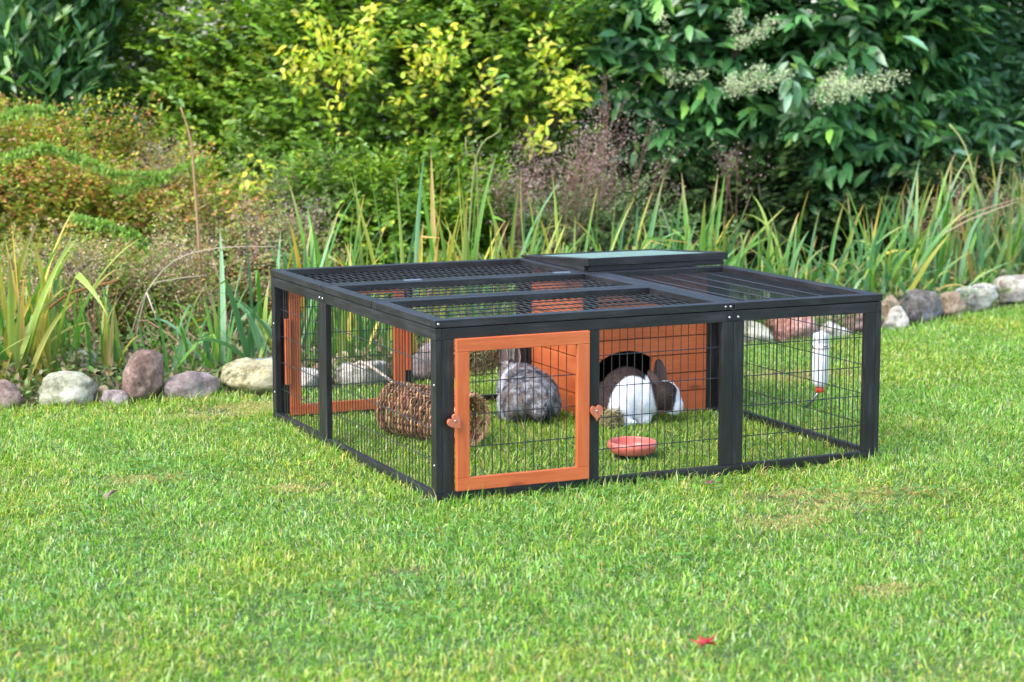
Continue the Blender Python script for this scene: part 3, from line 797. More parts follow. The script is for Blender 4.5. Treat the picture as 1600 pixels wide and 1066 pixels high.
stone(385, 455, 560, 'grey', 'blue grey stone behind the yellowish boulder', .30)
stone(428, 500, 577, 'white', 'whitish flat stone seen through the left mesh wall')
stone(520, 604, 566, 'white', 'pale domed stone seen through the back door of the run', .0)
stone(586, 650, 556, 'tan', 'tan stone behind the back door post of the run', .15)
stone(632, 735, 537, 'mauve', 'long grey brown stone behind the back mesh left of the hay', -.05)
stone(730, 830, 536, 'tan', 'tan stone behind the hay rack and the grey rabbit', .1)
stone(835, 930, 520, 'grey', 'grey stone behind the orange shelter, left one', .05)
stone(935, 1040, 515, 'tan', 'brown stone behind the orange shelter, middle one', .05)
stone(1045, 1130, 505, 'pale', 'pale stone behind the orange shelter, right one', .05)
stone(1128, 1212, 501, 'pale', 'pale cream stone seen through the small front panel, left of the red pink one')
stone(1198, 1282, 490, 'red', 'red pink angular stone seen through the small front panel')
stone(1240, 1330, 482, 'tan', 'tan stone behind the red pink stone', .3)
stone(1280, 1332, 502, 'white', 'whitish low stone above the water bottle', -.05)
stone(1312, 1384, 484, 'pink', 'brown stone behind the right corner post of the run', .05)
stone(1318, 1392, 443, 'pink', 'broad pinkish brown boulder showing over the right corner of the lid', .75)
stone(1374, 1412, 460, 'tan', 'upright tan stone right of the corner post, behind a small pale one', .15)
stone(1384, 1424, 477, 'white', 'small cream rounded stone right of the run, in front of the others', -.06)
stone(1406, 1478, 452, 'dark', 'dark grey brown rounded boulder right of the run')
stone(1470, 1514, 455, 'tan', 'small grey stone with an orange side next to the dark boulder', -.02)
stone(1494, 1562, 442, 'speck', 'rough speckled white stone in the right row')
stone(1548, 1640, 429, 'white', 'whitish boulder at the right edge of the photo')
stone(1564, 1588, 418, 'pale', 'small pale round stone sitting behind the right whitish boulder', .35)
stone(78, 150, 548, 'pale', 'pale blurred stone back among the reeds behind the left boulders', .75)
stone(168, 200, 556, 'tan', 'little tan stone in the bed behind the leaning stone', .9)
stone(-400, -250, 592, 'tan', 'tan stone far beyond the left edge of the row')
stone(-560, -430, 600, 'pale', 'pale stone farthest beyond the left edge of the row')
stone(-220, -70, 590, 'mauve', 'grey stone beyond the left edge of the row')
stone(1650, 1760, 420, 'grey', 'grey stone beyond the right edge of the row')

# ------------------------------------------------------------------ sword leaf (iris) clumps
GREEN = [(.12, .30, .04), (.17, .37, .06), (.09, .25, .05)]; BLUE = [(.15, .33, .13), (.21, .40, .20), (.11, .27, .09)]
YEL = [(.55, .48, .05), (.45, .45, .07), (.62, .50, .08)]; ORA = [(.62, .38, .05), (.55, .40, .12), (.48, .34, .10)]; LIME = [(.28, .40, .07), (.34, .44, .10)]
def iris(px, d, n, h, label, mix=(5, 3, 1, .5, 1), spread=.10, lean=.25, bias=0., curl=.6, wid=.021, grp='sword leaved water plants behind the stones'):
    x, y = V(px, d); root = empty('iris_clump', (x, y, -.01)); tag(root, label, 'plant', grp)
    pals = [GREEN, BLUE, YEL, ORA, LIME]; mixn = np.array(mix, float)/sum(mix); vs = []; ts = []; cs = []; n0 = 0; K = 12
    bdir = np.array([RT[0], RT[1], 0])
    n = int(n*1.35); mixn = mixn*np.array([1.3, 1.2, .75, .6, 1.]) if mix[2] < 1.5 else mixn; mixn = mixn/mixn.sum()
    for i in range(n):
        a = random.uniform(0, 2*PI); D = np.array([math.cos(a), math.sin(a), 0]); 
        D = unit(D*(.6)+bdir*random.choice((-1, 1))*.55); 
        L = h*random.uniform(.5, 1.08)/math.cos(min(.7, lean)); base = np.array([random.gauss(0, spread), random.gauss(0, spread*.8), 0])
        pi_ = R.choice(5, p=mixn); c0 = np.array(random.choice(pals[pi_]))*random.uniform(.75, 1.2)
        th = abs(random.gauss(0, lean*1.15))+.04; cu = abs(random.gauss(0, curl*1.45))*(2.2 if random.random() < .22 else 1); w0 = wid*random.uniform(.6, 1.15)
        B = np.cross(D, [0, 0, 1.]); tw = random.uniform(-.9, .9); p = base.copy(); ang = th
        up = np.array([0, 0, 1.]); tipc = np.array(random.choice([(.55, .33, .10), (.45, .40, .08), (.40, .28, .14)])) if random.random() < .5 else c0
        kink = random.randint(6, 10) if random.random() < .06 else -1
        for k in range(K+1):
            s = k/K; dirv = unit(D*math.sin(ang)+up*math.cos(ang)+bdir*bias*s*.3)
            w_ = w0*(1 if s < .35 else (1-((s-.35)/.65)**2.0))*.5+.0006
            bb = unit(B*math.cos(tw)+np.cross(dirv, B)*math.sin(tw)); nn = np.cross(dirv, bb)
            vs += [p-bb*w_, p+nn*w_*.35, p+bb*w_]
            f = max(0, (s-.72)/.28); cc = c0*(1-f)+tipc*f; cc = cc*(.9+.1*s); cs += [cc, cc*.8, cc]
            if k < K:
                j = n0+k*3
                for q in (0, 1): ts += [(j+q, j+q+1, j+q+4), (j+q, j+q+4, j+q+3)]
            p = p+dirv*L/K; ang += cu*(s**1.5)*3.0/K
            if k == kink: ang += 1.3
            tw += .05
        n0 += (K+1)*3
    np_mesh('sword_leaves', np.array(vs), np.array(ts), np.array(cs), 'iris', root)
YM = (.8, .2, 4.5, 1.6, 2.6)
iris(28, 7.1, 20, .62, 'clump of yellowing sword leaves fanning out at the left edge, behind the pale boulder', YM, .07, .25, .6, .35, .028)
iris(-60, 7.0, 14, .6, 'yellowing sword leaves just past the left edge', YM, .08, .3, .5, .4, .026)
iris(75, 7.4, 22, .42, 'short upright green reeds behind the large pale boulder', (5, 1, 1, .3, 4), .09, .14, 0, .2, .016)
iris(165, 7.3, 12, .36, 'short green and yellow blades left of the leaning stone', (4, 1, 2, .4, 3), .08, .2, 0, .3, .014)
iris(300, 7.35, 16, .34, 'thin dark green blades behind the mauve stone', (5, 2, .5, .4, 1), .09, .28, 0, .4, .014)
iris(398, 7.5, 16, .50, 'blue green arching blades beside the left corner of the run', (2, 6, 1.2, .8, 1), .07, .35, -.3, .9, .020)
iris(470, 7.7, 20, .60, 'green sword leaves rising behind the left end of the lid', (4, 3, .6, .4, 1.5), .08, .16, 0, .3, .022)
iris(505, 7.95, 16, .66, 'tall blue green upright leaves right of the left lid corner', (3, 4, .5, .3, 1), .07, .14, 0, .25, .024)
iris(560, 7.7, 14, .42, 'low arching blades behind the back door of the run', (3, 3, 1.6, 1.2, 1), .09, .4, 0, .8, .018)
iris(590, 7.45, 22, .45, 'dense green blades seen through the back door mesh', (6, 1, 1.5, .6, 2), .10, .25, .2, .4, .020)
iris(660, 7.75, 16, .75, 'tall orange edged leaves rising left of the middle of the lid', (2, 1, 2.2, 1.6, 3), .08, .14, -.25, .12, .023)
iris(715, 7.9, 16, .74, 'tall yellow green leaves with one deep yellow blade', (3, 1.5, 2.0, 1.0, 2), .07, .12, .15, .18, .022)
iris(640, 7.35, 18, .40, 'mixed green and golden blades behind the hay rack', (4, 1, 2, .8, 2), .10, .3, .2, .5, .020)
iris(800, 8.1, 30, .60, 'dense tan tipped leaves left of the green shelter roof', (2, 1, 1.4, 1.2, 4), .14, .22, .35, .3, .017)
iris(850, 8.3, 28, .66, 'yellow green leaves leaning right above the shelter roof', (2, 1.5, 1.2, .8, 4), .12, .25, .9, .25, .018)
iris(920, 8.3, 22, .48, 'fine arching blades above the middle of the shelter roof', (3, 4, .8, .6, 2), .12, .45, .2, .8, .016)
iris(985, 8.5, 22, .62, 'blue green sword leaves behind the shelter roof', (3, 6, .6, .4, 1), .09, .2, .5, .25, .024)
iris(1030, 8.6, 14, .55, 'broad blue green leaves leaning right behind the roof', (3, 5, .4, .3, 1), .08, .3, .7, .35, .024)
iris(1090, 8.7, 18, .63, 'upright bright green leaves past the right end of the roof', (6, 2, .8, .4, 2), .08, .16, .2, .2, .024)
iris(1135, 8.8, 20, .60, 'green leaves curving right behind the right lid', (5, 3, .8, .4, 1), .10, .25, .5, .4, .022)
iris(1200, 8.9, 22, .54, 'green leaves with arching tips behind the right lid', (5, 4, .6, .6, 1.5), .11, .3, .3, .7, .021)
iris(1262, 8.85, 20, .46, 'low green leaves with one orange blade behind the right lid', (5, 3, .8, 1.6, 1), .10, .3, .1, .7, .019)
iris(1320, 8.95, 26, .50, 'arching pale green leaves over the right end of the lid', (4, 5, .8, .8, 2), .12, .4, .5, 1.0, .020)
iris(1375, 9.1, 26, .56, 'yellow and green leaves leaning right beside the corner of the run', (4, 3, 2.0, .5, 2), .11, .3, .6, .5, .022)
iris(1425, 9.5, 26, .62, 'tall upright green leaves behind the dark boulder', (6, 3, .6, .9, 1.5), .12, .15, .1, .25, .022)
iris(1480, 9.8, 30, .66, 'dense green leaves behind the orange sided stone', (6, 3, .8, .5, 2), .15, .22, .2, .4, .022)
iris(1535, 10.1, 32, .62, 'green leaves with bleached tips behind the speckled stone', (5, 4, .8, .5, 2), .16, .25, .1, .5, .022)
iris(1590, 10.3, 34, .68, 'pale upright leaves at the right edge of the photo', (4, 6, .5, .4, 2), .14, .14, 0, .25, .022)
iris(1650, 10.5, 30, .65, 'green leaves just past the right edge', (5, 4, .5, .4, 2), .15, .2, 0, .4, .022)
iris(1440, 9.1, 18, .34, 'low loose blades between the right boulders and the tall leaves', (4, 3, 1.2, .8, 2), .12, .5, .2, .9, .014)
iris(1560, 9.9, 22, .34, 'low arching blades above the whitish boulder', (4, 3, 1.2, .8, 2), .12, .5, -.3, 1.0, .014)
iris(1010, 8.3, 22, .34, 'short bent blades low behind the shelter', (4, 3, 1.2, .8, 2), .15, .5, .2, .9, .014)
iris(1180, 8.55, 20, .34, 'short bent blades low behind the right lid', (4, 3, 1, .8, 2), .15, .5, .2, .9, .014)
iris(885, 8.05, 18, .30, 'short bleached blades low behind the shelter roof corner', (2, 2, 2, 1, 3), .13, .5, .2, .9, .013)
iris(740, 7.6, 18, .36, 'short green blades behind the middle lids', (5, 2, 1, .5, 2), .13, .35, .1, .6, .015)
iris(1490, 9.35, 18, .26, 'short green tuft between the orange sided stone and the speckled stone', (6, 1, .5, .3, 2), .12, .35, .1, .6, .013)

# ------------------------------------------------------------------ bushes
def lump(dirs, seed):
    rs = np.random.default_rng(seed); f = np.ones(len(dirs))
    for k in range(9):
        a = unit(rs.normal(size=3)); f += rs.uniform(.05, .13)*np.cos(dirs@a*rs.uniform(3, 9)+rs.uniform(0, 6))
    return f
def bush(name, label, cat, px, d, rx, ry, h, zc, ntw, lpt, ll, lw, pal, wts, mat='leaf', twl=.22, droop=0., upb=.3, curl=.25, seed=1, stems=6, grp=None, shell=.45, zmin=.12, holes=(), tipsel=None, jit=.2):
    """shrub: ellipsoid of twigs (tips on a lumpy shell, some deeper), leaves along each twig"""
    x, y = V(px, d); root = empty(name, (x, y, 0), -YAW); tag(root, label, cat, grp)
    dirs = rnd_unit(ntw*2); dirs = dirs[dirs[:, 1] < .55][:ntw]; n = len(dirs)   # +y is away from the lawn
    f = lump(dirs, seed); dep = 1-shell*R.random(n)**1.6
    T = dirs*np.array([rx, ry, h-zc])*(f*dep)[:, None]; T[:, 2] = np.where(T[:, 2] < 0, T[:, 2]*(zc/(h-zc)), T[:, 2])+zc
    k = T[:, 2] > zmin
    for hx, hzz, hr in holes: k &= ((T[:, 0]-hx)**2+(T[:, 2]-hzz)**2 > hr*hr)
    T = T[k]; dirs = dirs[k]; n = len(T)
    td = unit(dirs*np.array([1, 1, .6])+np.array([0, 0, upb])+R.normal(0, .35, (n, 3)))
    s = np.tile(np.linspace(0, 1, lpt), n); ti = np.repeat(np.arange(n), lpt)
    P = T[ti]-td[ti]*(1-s)[:, None]*twl*(.7+.6*R.random(n))[ti][:, None]+R.normal(0, ll*.08, (n*lpt, 3))
    side = unit(np.cross(td, [0, 0, 1.])); sg = np.where(np.tile(np.arange(lpt) % 2, n) == 0, 1, -1)[:, None]
    A = td[ti]*(.55+.5*s[:, None])+side[ti]*sg*(.85*(1.1-s[:, None]*.6))+R.normal(0, .25, (n*lpt, 3))+np.array([0, 0, -droop])
    Nn = np.array([0, 0, 1.])+dirs[ti]*.5+R.normal(0, .35, (n*lpt, 3))
    tb = pick(pal, wts, n, jit*.6)[ti]; own = pick(pal, wts, n*lpt, jit)
    mixm = (R.random(n*lpt) < .55)[:, None]; c = np.where(mixm, tb*(1+R.normal(0, .08, (n*lpt, 1))), own)
    sz = (.65+.5*R.random(n*lpt))*(1-.25*s)
    v, t, cc = leaves(P, A, Nn, ll*sz, lw*sz, np.clip(c, .004, .9), .25, curl)
    np_mesh('foliage', v, t, cc, mat, root)
    mb = MB()
    for i in range(stems):                              # stems fork towards the crown
        a = random.uniform(0, 6.28); bx, by = math.cos(a)*rx*.12, math.sin(a)*ry*.12
        q = T[R.integers(n)]; m = Vector((bx*2+q[0]*.35, by*2+q[1]*.35, max(q[2]*.5, .2)))
        mb.tube([(bx, by, -.03), tuple(m*.5+Vector((bx, by, 0))*.5), tuple(m)], .022, 7, .013)
        for r_ in range(4):
            e = Vector(T[R.integers(n)]); e = m+(e-m)*.85; mid_ = (m+e)/2+Vector(R.normal(0, .04, 3)); mb.tube([tuple(m), tuple(mid_), tuple(e)], .011, 5, .003)
    mb.build('stems', 'bark', root, smooth=True)
    return root
# far dark hedge closing the view
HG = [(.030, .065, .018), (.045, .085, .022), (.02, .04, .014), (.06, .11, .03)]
for px, lb in ((-1400, 'dark hedge section farthest beyond the left edge'), (-950, 'dark hedge section well beyond the left edge'), (2200, 'dark hedge section well beyond the right edge'), (-500, 'dark hedge section far behind, beyond the left edge'), (-50, 'dark hedge section far behind the left laurel'), (400, 'dark hedge section behind the small leaved shrub'), (850, 'dark hedge section between the two middle shrubs, far behind'), (1300, 'dark hedge section behind the big laurel'), (1750, 'dark hedge section far behind at the right edge')):
    bush('hedge', lb, 'hedge', px, 14.5, 1.5, .7, 3.1, 1.3, 2600, 6, .11, .055, HG, [2, 2, 2, 1], 'leaf', .25, 0, .3, seed=(px+2000) % 97, stems=5, grp='dark hedge closing the garden')
LA = [(.05, .15, .045), (.075, .21, .06), (.11, .28, .08), (.035, .105, .035), (.20, .40, .07), (.19, .34, .20)]
LW = [3, 3, 2, 2, 1, .8]
bush('laurel_bush', 'dark glossy laurel with upright leaves in the upper left corner', 'bush', 20, 10.4, .62, .6, 2.0, 1.1, 800, 11, .125, .034, [tuple(c*.75 for c in q) for q in LA], [3, 3, 2, 1.5, 1, 1], 'gloss_leaf', .26, -.5, .9, .1, seed=3, grp='laurel bushes', zmin=.5)
bush('laurel_bush', 'glossy laurel past the left edge', 'bush', -260, 10.4, .6, .6, 2.0, 1.0, 420, 11, .135, .040, LA, LW, 'gloss_leaf', .26, -.5, .9, .1, seed=4, grp='laurel bushes')
bush('laurel_bush', 'big glossy dark green laurel left of the white flower sprays', 'bush', 1030, 11.2, .85, .8, 2.1, 1.15, 1050, 11,   .155, .054, LA, LW, 'gloss_leaf', .28, .25, .2, .3, seed=5, grp='laurel bushes', zmin=.12)
bush('laurel_bush', 'big glossy dark green laurel carrying the white flower sprays', 'bush', 1300, 11.3, .95, .9, 2.3, 1.30, 1400, 11,   .155, .054, LA, LW, 'gloss_leaf', .28, .25, .2, .3, seed=6, grp='laurel bushes', zmin=.15)
bush('laurel_bush', 'pale shiny laurel in the upper right corner', 'bush', 1580, 12.0, .95, .9, 2.15, 1.2, 1300, 11, .14, .046, [(.08, .19, .07), (.12, .27, .10), (.17, .33, .16), (.05, .13, .05), (.22, .42, .10), (.20, .36, .22)], [2, 3, 3, 1.5, 1.5, 2.2], 'gloss_leaf', .28, .1, .4, .3, seed=7, grp='laurel bushes', zmin=.15)
bush('laurel_bush', 'glossy laurel past the right edge', 'bush', 1850, 12.2, .9, .9, 2.2, 1.1, 700, 11, .13, .044, LA, LW, 'gloss_leaf', .28, .2, .2, .3, seed=8, grp='laurel bushes')
PR = [(.14, .265, .028), (.21, .35, .04), (.09, .18, .022), (.29, .43, .055), (.48, .46, .06), (.23, .37, .12)]
PW = [3, 3, 2.4, 1.3, .35, 1]
bush('small_leaved_shrub', 'mid green small leaved shrub between the left laurel and the yellow shoots', 'bush', 250, 10.9, .85, .7, 2.2, 1.1, 2300, 12, .058, .029, PR, [3, 3, 3, 1, .4, .6], 'leaf', .20, .1, .5, seed=9, grp='small leaved shrubs', holes=((.33, 1.32, .09),), zmin=.3)
bush('small_leaved_shrub', 'green small leaved shrub with yellow shoots at its top, centre of the photo', 'bush', 560, 10.5, .85, .8, 2.1, 1.0, 2900, 12, .058, .030, PR, PW, 'leaf', .20, .1, .5, seed=10, grp='small leaved shrubs', zmin=.2)
bush('small_leaved_shrub', 'green small leaved shrub beside the big laurel with yellow shoots on its right flank', 'bush', 775, 10.7, .62, .7, 2.0, 1.0, 2000, 12, .058, .030, PR, PW, 'leaf', .20, .1, .5, seed=12, grp='small leaved shrubs', zmin=.2)
AU = [(.22, .32, .04), (.34, .40, .05), (.62, .30, .10), (.42, .20, .09), (.55, .44, .07), (.14, .22, .03), (.42, .28, .16)]
bush('autumn_shrub', 'fine leaved shrub turning orange at the left edge under the laurel', 'bush', 40, 9.3, .62, .5, .98, .45, 3400, 12, .026, .016, AU, [3.5, 3, 1.2, .8, 1, 2, .8], 'leaf', .16, .1, .5, seed=14, grp='autumn coloured shrubs', zmin=.05)
bush('autumn_shrub', 'fine leaved green and orange shrub right of the edge one, below the dark gap', 'bush', 215, 9.2, .55, .5, .80, .36, 2900, 12, .026, .016, AU, [3, 2.5, 1.2, 1, 1, 2, 1.2], 'leaf', .16, .1, .5, seed=15, grp='autumn coloured shrubs', zmin=.05)
bush('autumn_shrub', 'low brownish fine leaved shrub left of the run behind the blue green blades', 'bush', 345, 8.9, .45, .4, .52, .24, 2200, 12, .018, .011, [(.28, .36, .08), (.46, .35, .20), (.58, .34, .11), (.34, .26, .16), (.18, .30, .06)], [3, 2, 1, 1.4, 3], 'leaf', .14, .1, .5, seed=16, grp='autumn coloured shrubs', zmin=.03)
bush('autumn_shrub', 'low rusty shrub in front of the left autumn shrub', 'bush', 120, 8.3, .55, .4, .44, .2, 2300, 12, .018, .011, [(.28, .36, .07), (.44, .33, .18), (.55, .32, .11), (.32, .24, .14), (.17, .30, .05)], [3, 2, 1, 1.4, 3.4], 'leaf', .14, .1, .5, seed=17, grp='autumn coloured shrubs', zmin=.03)
bush('autumn_shrub', 'autumn shrub past the left edge', 'bush', -200, 9.2, .6, .5, .9, .4, 1600, 12, .022, .013, AU, [3, 2.5, 1.2, 1, 1, 2, 1.2], 'leaf', .16, .1, .5, seed=18, grp='autumn coloured shrubs', zmin=.05)
bush('leafy_shrub', 'low mid green shrub behind the leaning tall leaves in the middle', 'bush', 610, 9.4, .6, .4, .72, .34, 1300, 11, .045, .024, PR, [3, 2, 3, 1, .3, .6], 'leaf', .16, .1, .4, seed=19, zmin=.05)
bush('leafy_shrub', 'low grey green shrub under the pink seedheads', 'bush', 900, 9.6, .6, .4, .60, .3, 1300, 11, .032, .018, [(.12, .20, .06), (.18, .26, .11), (.08, .14, .04)], [1, 1, 1], 'leaf', .16, .1, .4, seed=20, zmin=.05)
bush('leafy_shrub', 'grey green feathery shrub behind the left end of the lid', 'bush', 450, 9.3, .30, .3, .78, .4, 900, 12, .022, .012, [(.20, .30, .08), (.26, .36, .12), (.34, .31, .18)], [1, 1, .6], 'leaf', .16, .1, .5, seed=22, zmin=.05)

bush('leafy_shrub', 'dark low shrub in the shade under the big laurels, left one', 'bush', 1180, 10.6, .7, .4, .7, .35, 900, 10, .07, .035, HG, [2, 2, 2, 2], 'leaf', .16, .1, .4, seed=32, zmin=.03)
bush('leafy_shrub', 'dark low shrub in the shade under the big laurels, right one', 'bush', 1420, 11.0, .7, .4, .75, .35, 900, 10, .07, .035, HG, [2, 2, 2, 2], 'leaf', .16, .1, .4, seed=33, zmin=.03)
bush('autumn_shrub', 'wide autumn shrub well beyond the left edge', 'bush', -620, 9.4, .8, .5, .9, .4, 1800, 12, .026, .016, AU, [3, 2.5, 1.2, 1, 1, 2, 1.2], 'leaf', .16, .1, .5, seed=41, grp='autumn coloured shrubs', zmin=.05)
bush('laurel_bush', 'glossy laurel well beyond the left edge', 'bush', -700, 10.9, .9, .7, 2.0, 1.0, 600, 11, .135, .040, LA, LW, 'gloss_leaf', .26, 0, .4, .1, seed=42, grp='laurel bushes')
iris(-330, 7.5, 26, .55, 'sword leaves well beyond the left edge', YM, .14, .25, .2, .5, .022)
iris(1760, 10.8, 30, .6, 'sword leaves well beyond the right edge', (5, 4, .5, .4, 2), .16, .25, 0, .5, .022)
# shoots of yellow leaves and sprays of white flowers
def spray(name, label, cat, base, tips, ll, lw, pal, wts, lpt, mat, grp, nstem, wob=.03, dens=1):
    """base, tips: (column, depth, height) triples; stems arch from base to each tip and carry leaves near the end"""
    bx, by = V(base[0], base[1]); root = empty(name, (bx, by, base[2])); tag(root, label, cat, grp)
    mb = MB(); Ps = []; As = []
    for (px, d, z) in tips:
        tx, ty = V(px, d); e = Vector((tx-bx, ty-by, z-base[2])); m = e*.5+Vector((0, 0, .12*e.length))
        pts = [Vector((0, 0, 0))*(1-t)**2+m*2*t*(1-t)+e*t*t for t in np.linspace(0, 1, 7)]
        mb.tube(pts, .005, 5, .002)
        k = int(lpt*dens)
        for i in range(k):
            t = 1-.45*(i/k)**1.2; p = Vector((0, 0, 0))*(1-t)**2+m*2*t*(1-t)+e*t*t; dv = (e-m*1.0).normalized()
            A = dv*.6+Vector(R.normal(0, .7, 3)); Ps.append(p+Vector(R.normal(0, wob, 3))); As.append(A)
    mb.build('shoot_stems', 'bark', root, smooth=True)
    Ps = np.array(Ps); As = np.array(As); n = len(Ps)
    v, t, c = leaves(Ps, As, np.array([0, 0, 1.])+R.normal(0, .45, (n, 3))-np.array([*FWH, 0])*.6, ll*(.7+.5*R.random(n)), lw*(.7+.5*R.random(n)), pick(pal, wts, n, .12), .2, .2)
    np_mesh('leaves' if 'shoot' in name else 'blossom', v, t, c, mat, root)
YP = [(.58, .56, .05), (.68, .64, .13), (.42, .52, .05), (.28, .44, .04)]; YW = [2.4, 1.2, 2, 2]
def yshoot(label, tips, base, lpt=16): spray('yellow_shoot', label, 'plant shoots', base, [(p, d, hz(y, d)) for p, y, d in tips], .047, .022, YP, YW, int(lpt*2.2), 'leaf', 'yellow leaved shoots', 1, .03)
yshoot('bright yellow shoots rising highest, left of centre at the top', [(480, 5, 9.6), (500, 35, 9.6), (515, 60, 9.55), (490, 78, 9.55), (535, 55, 9.6), (470, 95, 9.6), (455, 92, 9.6), (548, 92, 9.6), (585, 12, 9.6), (575, 45, 9.6), (580, 78, 9.6), (560, 100, 9.55), (520, 108, 9.6), (600, 6, 9.6)], (530, 10.1, .85), 15)
yshoot('yellow shoots just right of the highest ones', [(672, 45, 9.6), (690, 62, 9.55), (700, 88, 9.55), (655, 98, 9.6), (680, 108, 9.6), (725, 56, 9.6), (640, 70, 9.65)], (680, 10.1, .8), 13)
yshoot('yellow shoots beside the laurel at the top', [(850, 35, 9.9), (862, 70, 9.9), (868, 88, 9.9)], (820, 10.3, .75), 12)
yshoot('yellow shoots on the right flank of the central shrub', [(905, 105, 9.8), (915, 128, 9.8), (890, 132, 9.8), (898, 148, 9.8), (880, 118, 9.8)], (840, 10.3, .6), 13)
yshoot('small group of yellow green leaves above the pink seedheads', [(840, 188, 9.6), (832, 205, 9.6), (852, 204, 9.6)], (830, 10.2, .4), 8)
yshoot('few yellow green leaves in the middle of the central shrub', [(760, 100, 9.6), (775, 120, 9.6), (785, 130, 9.6), (605, 140, 9.6), (615, 150, 9.6), (745, 140, 9.6)], (700, 10.2, .5), 7)
yshoot('pale yellow green leaf cluster above the left end of the lid', [(395, 268, 9.0), (408, 280, 9.0), (400, 255, 9.0)], (400, 9.6, .2), 9)
yshoot('single yellow leaf sprig low on the central shrub', [(515, 160, 9.5), (525, 152, 9.5)], (540, 10.0, .5), 6)
WP = [(.40, .48, .26), (.54, .58, .39), (.26, .38, .15), (.44, .50, .29)]
def wspray(label, tips, base, lpt=90): spray('flower_spray', label, 'flowers', base, [(p, d, hz(y, d)) for p, y, d in tips], .012, .009, WP, [2, 2, 1, 1], int(lpt*2.0), 'leaf', 'white flower sprays on the laurel', 1, .019)
wspray('long creamy white flower spray reaching furthest right', [(1408, 118, 10.2), (1385, 135, 10.2), (1350, 140, 10.2), (1320, 150, 10.2), (1300, 135, 10.2), (1330, 132, 10.2), (1290, 155, 10.2)], (1240, 10.6, .9))
wspray('creamy white flower spray left of the longest one', [(1230, 118, 10.2), (1205, 125, 10.2), (1170, 135, 10.2), (1145, 122, 10.2), (1190, 105, 10.2), (1150, 138, 10.2)], (1120, 10.6, .9))
wspray('small white flower spray at the top of the laurel', [(1210, 32, 10.2), (1185, 48, 10.2), (1150, 20, 10.2), (1160, 62, 10.2)], (1140, 10.6, 1.1), 70)
wspray('thin greenish white flower tufts at the left of the sprays', [(1040, 108, 10.3), (1075, 120, 10.3), (1030, 25, 10.3), (1045, 120, 10.3), (1095, 112, 10.3)], (1070, 10.7, .9), 34)
wspray('small white tuft above the longest flower spray', [(1310, 108, 10.3), (1300, 125, 10.3)], (1280, 10.7, .9), 40)

# pink brown seedhead clouds
def seedheads(label, px, d, w_, z0, z1, n, ns, grp='airy pink brown seedheads', pal=((.32, .23, .20), (.44, .33, .29), (.22, .15, .14), (.36, .28, .19))):
    x, y = V(px, d); root = empty('seedhead_plant', (x, y, 0), -YAW); tag(root, label, 'plant', grp)
    mb = MB(); Ps = []
    for i in range(ns):
        top = Vector((random.uniform(-w_, w_), random.uniform(-.15, .15), random.uniform(z0+.4*(z1-z0), z1))); b = Vector((random.gauss(0, .06), random.gauss(0, .04), 0))
        m = b*.4+top*.6; m.x *= .75; mb.tube([tuple(b), tuple(b*.6+m*.4+Vector((0, 0, .02))), tuple(m), tuple(top)], .0032, 4, .0012)
        for j in range(7):
            c = top+Vector((random.gauss(0, .055), random.gauss(0, .05), random.gauss(-.04, .055))); mb.tube([tuple(m+(top-m)*random.random()), tuple(c)], .0012, 3, .0006)
            for k in range(n//7): Ps.append(c+Vector(R.normal(0, .030, 3)))
    mb.build('stems', plain_red, root)
    Ps = np.array(Ps); n_ = len(Ps)
    v, t, c = leaves(Ps, rnd_unit(n_), rnd_unit(n_), .0075*(.6+.8*R.random(n_)), .0062, pick(pal, [1]*len(pal), n_, .2), .6, .3)
    tag(np_mesh('seedheads', v, t, c, 'dry', root), kind='stuff')
plain_red = plain('reddish_stem', (.14, .07, .05), .7)
seedheads('large pink brown seedhead cloud above the left corner of the shelter roof', 880, 9.2, .26, .35, .88, 95, 18)
seedheads('pink brown seedhead cloud right of the largest, in front of the laurel', 975, 9.4, .22, .3, .82, 85, 13)
seedheads('tall thin dark seedhead at the right of the pink cloud', 1140, 9.8, .05, .5, .85, 70, 3)
seedheads('pink seedheads left of the largest cloud', 800, 9.2, .12, .3, .75, 130, 8)
seedheads('dark seedhead rising between the yellow shoots and the laurel', 935, 9.7, .05, .8, 1.05, 60, 3)
seedheads('brown seedhead haze behind the left end of the lid', 440, 8.8, .16, .22, .55, 160, 12)
seedheads('small pink seedheads near the tall dry stalk', 265, 9.0, .10, .50, .78, 110, 7)
seedheads('brown seed haze over the low shrub left of the run', 330, 8.2, .30, .16, .46, 90, 12, pal=((.45, .34, .23), (.34, .25, .18), (.52, .42, .30)))
seedheads('brown seed haze behind the left boulders', 150, 7.9, .30, .12, .40, 80, 12, pal=((.45, .34, .23), (.34, .25, .18), (.52, .42, .30)))
seedheads('brown seed haze among the leaves at the right edge', 1500, 9.7, .30, .25, .55, 110, 12, pal=((.30, .22, .15), (.22, .15, .11)))

